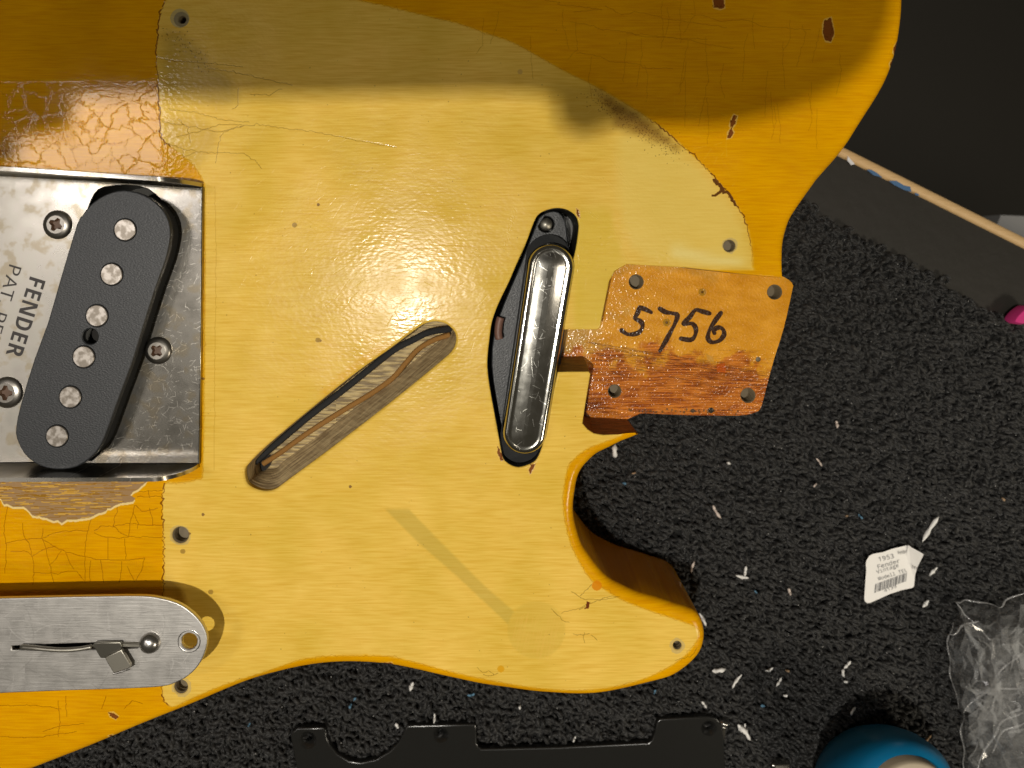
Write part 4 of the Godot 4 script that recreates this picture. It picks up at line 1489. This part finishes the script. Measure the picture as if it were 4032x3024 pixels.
func bag_sheet(a: PackedVector2Array, h0: float, amp: float, seed_: int, m: Material, parent: Node3D, called: String) -> void:
	var n1 := noise(seed_, 0.0045, 3)
	n1.fractal_type = FastNoiseLite.FRACTAL_RIDGED
	var n2 := noise(seed_ + 1, 0.011, 2)
	n2.fractal_type = FastNoiseLite.FRACTAL_RIDGED
	var c := Vector2.ZERO
	for p in a: c += p
	c /= a.size()
	var dense := a
	begin()
	group(-1)
	var rings := []
	for k in 15:
		var f := 1.0 - k / 14.0
		var ring := PackedVector3Array()
		for p in dense:
			var q := c.lerp(p, f)
			q += Vector2(n2.get_noise_2d(q.x, q.y), n2.get_noise_2d(q.y, q.x)) * 40.0 * minf(1.0, (1.0 - f) * 4.0) + Vector2(rng.randfn(0, 9), rng.randfn(0, 9)) * minf(1.0, (1.0 - f) * 8.0)
			var e := minf(1.0, (1.0 - f) * 5.0)
			var h := 3.2 + h0 * (0.25 + 0.75 * e) + e * (n1.get_noise_2d(q.x, q.y) * amp * 0.45 + n2.get_noise_2d(q.x, q.y) * amp * 0.13)
			ring.append(P(q, maxf(h, 3.0)))
		rings.append(ring)
	for k in 14: strip(rings[k + 1], rings[k])
	obj(called, m, parent)

func build_lint() -> void:
	# [x, y, length, width, angle, colour 0 white 1 tan 2 blue, where]
	var white := mat(Color(0.82, 0.81, 0.78), 0.8)
	var tan_ := mat(Color(0.40, 0.27, 0.16), 0.8)
	var blue := mat(Color(0.10, 0.22, 0.33), 0.8)
	var pinkish := mat(Color(0.62, 0.53, 0.47), 0.8)
	var list := [
		[3294, 1672, 28, 15, 80, 3, "oval pinkish lint flake on bare carpet right of the neck pocket", ""],
		[3225, 1821, 40, 9, 55, 3, "thin slanted lint shred below the oval flake right of the pocket", ""],
		[3664, 2084, 118, 19, -57, 0, "longest white lint shred, standing just above the price tag", ""],
		[3674, 2251, 46, 15, -46, 0, "curved white lint shred right of the price tag", ""],
		[3645, 2377, 36, 18, -50, 0, "white lint wedge below right of the price tag", ""],
		[3110, 2330, 28, 15, 75, 3, "small pinkish lint grain left of the price tag", ""],
		[2423, 1776, 52, 24, 88, 0, "white lint wedge close to the pocket's pointed lip", ""],
		[2869, 1824, 16, 14, 20, 0, "round white lint speck below the heel", ""],
		[2824, 2016, 62, 15, 58, 3, "curved beige lint shred on the carpet right of the horn's inner curve", ""],
		[2729, 2231, 48, 11, -72, 3, "upright beige lint shred right of the horn's shaded wall", ""],
		[2767, 2440, 56, 16, 62, 0, "white lint shred touching the tip of the horn", ""],
		[2831, 2638, 54, 19, -8, 0, "flat white lint flake below the horn's tip", ""],
		[2902, 2684, 66, 13, -55, 0, "slanted white lint shred right of the flat flake", ""],
		[2772, 2776, 32, 12, 55, 0, "short white lint shred above the pickguard's right corner", ""],
		[3030, 2635, 32, 12, -24, 0, "short white lint shred level with the flat flake below the horn", ""],
		[3066, 2686, 40, 11, -58, 0, "thin white lint shred above the blue speck by the bottle", ""],
		[3093, 2738, 14, 12, 0, 0, "round pale lint speck left of the bottle", ""],
		[3331, 2684, 14, 13, 0, 0, "round white lint speck under the bent shred", ""],
		[3360, 2801, 36, 11, -60, 0, "slanted white lint shred just above the blue bottle", ""],
		[1621, 2704, 34, 20, -70, 0, "drop shaped white lint flake under the body's waist", ""],
		[1709, 2830, 40, 10, -85, 0, "upright white lint thread at the pickguard's top edge", ""],
		[1564, 2857, 18, 14, 60, 0, "white lint crumb beside the pickguard's round cutout", ""],
		[2262, 2912, 26, 9, -68, 0, "pale lint thread in the pickguard's straight cutout", ""],
		[2046, 2785, 20, 12, -80, 0, "white lint crumb between the body's lower edge and pickguard", ""],
		[3210, 1910, 18, 9, -50, 3, "tiny beige lint shred below the slanted one right of the pocket", ""],
		[3334, 2031, 14, 8, -10, 1, "tan crumb beside the pair of blue specks", ""],
		[2495, 1863, 16, 8, -15, 1, "tan crumb inside the horn's hollow", ""],
		[3950, 1966, 18, 11, 40, 1, "tan crumb near the right edge above the bag", ""],
		[3651, 2912, 46, 12, -50, 1, "tan shred on the carpet between the bottle and the bag", ""],
		[3100, 2642, 16, 11, 20, 1, "orange brown crumb among the shreds below the horn", ""],
		[3389, 2033, 24, 11, 45, 2, "blue speck in the middle of the carpet at the right", ""],
		[2459, 1904, 14, 11, 20, 2, "blue speck inside the horn's hollow", ""],
		[2977, 2330, 16, 9, 45, 2, "blue speck left of the pinkish grain", ""],
		[3003, 2780, 15, 12, 0, 2, "blue speck right of the pickguard's corner", ""],
		[1397, 2753, 16, 10, -50, 2, "upper blue speck of the two above the pickguard's round cutout", ""],
		[1381, 2781, 19, 12, -70, 2, "lower blue speck of the two above the pickguard's round cutout", ""],
		[1854, 2735, 30, 15, -10, 2, "largest blue speck, under the body's lower edge", ""],
		[981, 2854, 18, 8, -60, 2, "blue speck left of the pickguard", ""],
		[2578, 2725, 18, 9, -70, 2, "blue speck below the horn's lower edge", ""],
	]
	for l in list:
		var c: Material = [white, tan_, blue, pinkish][l[5]]
		flake([[l[0], l[1], l[2], l[3], l[4]]], c, l[6])
	flake([[2936, 2248, 42, 13, -82], [2922, 2270, 52, 16, 12]], white, "forked white lint shred right of the horn's inner wall")
	flake([[3336, 2618, 40, 12, -48], [3322, 2650, 34, 14, 86]], white, "bent white lint shred above the round speck")
	flake([[2924, 2868, 44, 30, 40], [2944, 2882, 70, 17, 72]], white, "largest white lint tuft, beside the nickel screw")

func flake(parts: Array, m: Material, label: String) -> void:
	var o := MeshInstance3D.new()
	begin()
	for l in parts:
		var c := Vector2(l[0], l[1])
		var u := Vector2.from_angle(deg_to_rad(l[4]))
		var side := Vector2(-u.y, u.x)
		var bend := rng.randf_range(-0.18, 0.18)
		var path := PackedVector3Array()
		var rs := []
		for i in 7:
			var f := i / 6.0 - 0.5
			var p: Vector2 = c + u * l[2] * f + side * l[2] * bend * (0.25 - f * f) * 2.0
			path.append(P(p, 4.6 + 0.9 * sin(i * 1.3 + l[0])))
			rs.append(l[3] * 0.5 * 1.16 / U * (sqrt(maxf(0.04, 1.0 - pow(2.0 * absf(f), 3.0))) * (0.8 + 0.25 * sin(i * 2.1 + l[1]))))
		tube(path, rs, 8)
	st.generate_normals()
	o.mesh = st.commit()
	o.name = numbered("lint_flake")
	o.material_override = m
	add_child(o)
	tag(o, label, "lint", "lint and crumbs on the carpet")

# ------------------------------------------------------------------ bench, carpet, floor
func build_bench() -> void:
	var fl := MeshInstance3D.new()
	fl.name = "floor"
	var pm := BoxMesh.new()
	pm.size = Vector3(8, 0.05, 8)
	fl.mesh = pm
	fl.position.y = -0.75
	var fm := mat(Color(0.034, 0.031, 0.025), 0.6)
	fl.material_override = fm
	add_child(fl)
	fl.set_meta("kind", "structure")
	tag(fl, "dark floor below the bench", "floor")
	var t := thing("workbench", "dark bench top with a tan wooden edge, under the carpet", "workbench")
	var h := -1.0
	# the straight edge of the bench, measured at its lower left and right
	var e0 := low(Vector2(3346, 616), h)
	var e1 := low(Vector2(4032, 958), h)
	var dir := (e1 - e0).normalized()
	var nrm := Vector2(dir.y, -dir.x)            # away from the bench
	var far0 := e0 - dir * 5200.0
	var far1 := e1 + dir * 5200.0
	begin()
	var top := cw(PackedVector2Array([far0 - nrm * 24, far1 - nrm * 24, far1 - nrm * 6000, far0 - nrm * 6000]))
	group(-1)
	cap(top, [], h)
	strip(loop(top, h), loop(top, h - 25))
	var lam := mat(Color(0.023, 0.021, 0.0175), 0.4)
	lam.heightmap_enabled = true
	lam.heightmap_texture = tex(noise(61, 0.03, 4).get_image(512, 512))
	lam.heightmap_scale = 0.006
	tri_noise(lam, Vector3(9, 9, 9))
	obj("bench_top", lam, t)
	begin()
	group(1)
	var prof := []
	for i in 9:
		var th := PI * i / 8.0
		prof.append([-24.0 + 24.0 * (1.0 - cos(th)), h + 0.05 + 1.3 * sin(th)])
	prof.append([24.0, h - 12.0])
	for i in prof.size() - 1:
		for s in 40:
			var a := far0.lerp(far1, s / 40.0)
			var b := far0.lerp(far1, (s + 1) / 40.0)
			quad(Q(a + nrm * prof[i + 1][0], prof[i + 1][1]), Q(b + nrm * prof[i + 1][0], prof[i + 1][1]), Q(b + nrm * prof[i][0], prof[i][1]), Q(a + nrm * prof[i][0], prof[i][1]))
	var tanw := mat(Color(0.60, 0.40, 0.19), 0.5)
	tanw.heightmap_enabled = true
	tanw.heightmap_texture = M.raw_wood.heightmap_texture
	tanw.heightmap_scale = 0.02
	tri_noise(tanw, Vector3(12, 12, 12))
	obj("wooden_edge", tanw, t)
	# flakes of blue and white paint left on the edge
	var bp := mat(Color(0.06, 0.14, 0.28), 0.5)
	for q in [[3412, 668, 3430, 668, 3452, 680, 3476, 700, 3440, 690], [3500, 712, 3530, 712, 3560, 730, 3584, 735, 3590, 756, 3560, 748, 3520, 728], [3600, 760, 3616, 762, 3620, 772, 3606, 768]]:
		begin()
		cap(cw(lows(pts(q), h + 1.5)), [], h + 1.5)
		obj("paint_flake", bp, t)
	begin()
	cap(cw(lows(pts([3338, 614, 3350, 628, 3366, 646, 3352, 650, 3336, 632]), h + 1.6)), [], h + 1.6)
	obj("paint_flake", mat(Color(0.7, 0.7, 0.72), 0.5), t)
	# pale block beyond the edge
	var g := thing("grey_block", "pale grey box beyond the bench edge at the right", "box")
	begin()
	block(lows(pts([3926, 885, 3942, 846, 4120, 854, 4160, 1000, 3960, 990]), -40.0), -300.0, -40.0)
	obj("box_body", mat(Color(0.20, 0.20, 0.20), 0.6), g)

func build_carpet() -> void:
	var c := thing("carpet", "black loop pile carpet mat covering the bench", "carpet")
	c.set_meta("kind", "structure")
	var e0 := low(Vector2(3190, 826), 2.0)
	var e1 := low(Vector2(4032, 1308), 2.0)
	var dir := (e1 - e0).normalized()
	var nrm := Vector2(dir.y, -dir.x)
	var a0 := e0 - dir * 4200.0
	var a1 := e1 + dir * 3200.0
	begin()
	var back := cw(PackedVector2Array([a0, a1, a1 - nrm * 5000, a0 - nrm * 5000]))
	cap(back, [], 0.2)
	strip(loop(back, 0.2), loop(back, -0.95))
	obj("carpet_backing", mat(Color(0.006, 0.006, 0.0055), 0.95), c)
	# one tuft: a fat curled loop of yarn
	begin()
	var path := PackedVector3Array()
	for i in 7:
		var th := PI * (i / 6.0)
		path.append(Vector3(cos(th) * 0.00105, 0.0002 + sin(th) * 0.0022, 0.0006 * sin(th * 2.0)))
	tube(path, 0.00056, 6, false)
	st.generate_normals()
	var tuft := st.commit()
	var yarn := mat(Color(1, 1, 1), 0.58)
	yarn.vertex_color_use_as_albedo = true
	yarn.rim_enabled = true
	yarn.rim = 0.22
	yarn.rim_tint = 0.3
	var spots := []
	var cols := []
	var ol := inset(outer_chain, 140.0)
	var n := noise(71, 0.02, 2)
	var r2 := RandomNumberGenerator.new()
	r2.seed = 99
	var y := 700.0
	while y < 3900.0:
		var x := -200.0
		while x < 4700.0:
			var p := Vector2(x + r2.randf_range(-5, 5), y + r2.randfn(0, 4.5) + n.get_noise_2d(x * 0.25, y * 0.25) * 34.0)
			x += 13.5
			var d := (p - e0).dot(nrm)
			if d > 4.0 + n.get_noise_2d(p.x, p.y) * 30.0: continue
			if Geometry2D.is_point_in_polygon(p, ol) : continue
			var s := r2.randf_range(0.75, 1.35)
			var b := Basis.from_euler(Vector3(r2.randfn(0, 0.55), (r2.randfn(0.25, 0.5) if r2.randf() < 0.75 else r2.randf() * TAU), r2.randfn(0, 0.4))).scaled(Vector3(s, s * r2.randf_range(0.8, 1.25), s))
			spots.append(Transform3D(b, Q(p, 0.3)))
			var v := 0.0064 * exp(r2.randfn(0, 0.5))
			cols.append(Color(v, v * 0.95, v * 0.85))
		y += 24.0
	var mm := MultiMesh.new()
	mm.transform_format = MultiMesh.TRANSFORM_3D
	mm.use_colors = true
	mm.mesh = tuft
	mm.instance_count = spots.size()
	for i in spots.size():
		mm.set_instance_transform(i, spots[i])
		mm.set_instance_color(i, cols[i])
	var mi := MultiMeshInstance3D.new()
	mi.name = "carpet_pile"
	mi.multimesh = mm
	mi.material_override = yarn
	mi.set_meta("kind", "stuff")
	c.add_child(mi)
	# glittering dust grains caught in the pile
	begin()
	lathe(Vector2(CX, CY), [[1.5, -0.12], [2.0, 0.0], [1.4, 0.12], [0.0, 0.18]], 6)
	st.generate_normals()
	var grain := st.commit()
	var dm := MultiMesh.new()
	dm.transform_format = MultiMesh.TRANSFORM_3D
	dm.mesh = grain
	var keep := []
	for i in 1300:
		var k := r2.randi() % spots.size()
		var t: Transform3D = spots[k]
		var s := r2.randf_range(0.35, 1.1)
		keep.append(Transform3D(Basis.from_euler(Vector3(r2.randf() * 3, r2.randf() * 3, 0)).scaled(Vector3(s, s, s)), t.origin + Vector3(r2.randfn(0, 0.0006), r2.randf_range(0.0022, 0.0031), r2.randfn(0, 0.0006))))
	dm.instance_count = keep.size()
	for i in keep.size(): dm.set_instance_transform(i, keep[i])
	var di := MultiMeshInstance3D.new()
	di.name = "dust"
	di.multimesh = dm
	di.material_override = mat(Color(0.62, 0.61, 0.58), 0.4)
	di.set_meta("kind", "stuff")
	c.add_child(di)

# ------------------------------------------------------------------ what shades the upper part: an added slab, its outline traced back from the shadow
func build_shade_slab() -> void:
	var t := thing("shade_slab", "unseen dark slab in place of the hand and camera, shaped by its shadow", "shade_slab")  # added out of view to cast the shadow on the upper body
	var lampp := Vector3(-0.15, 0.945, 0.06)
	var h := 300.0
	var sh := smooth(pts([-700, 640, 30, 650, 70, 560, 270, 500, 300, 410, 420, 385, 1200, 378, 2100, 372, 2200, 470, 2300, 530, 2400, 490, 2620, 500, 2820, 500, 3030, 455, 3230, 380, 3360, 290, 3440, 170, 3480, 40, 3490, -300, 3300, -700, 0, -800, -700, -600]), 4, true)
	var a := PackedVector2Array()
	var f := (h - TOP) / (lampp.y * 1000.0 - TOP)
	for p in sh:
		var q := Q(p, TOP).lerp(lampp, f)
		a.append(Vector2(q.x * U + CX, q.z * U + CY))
	slab("slab_body", cw(a), [], h, h + 9.0, 2.0, mat(Color(0.02, 0.02, 0.02), 0.5), t)
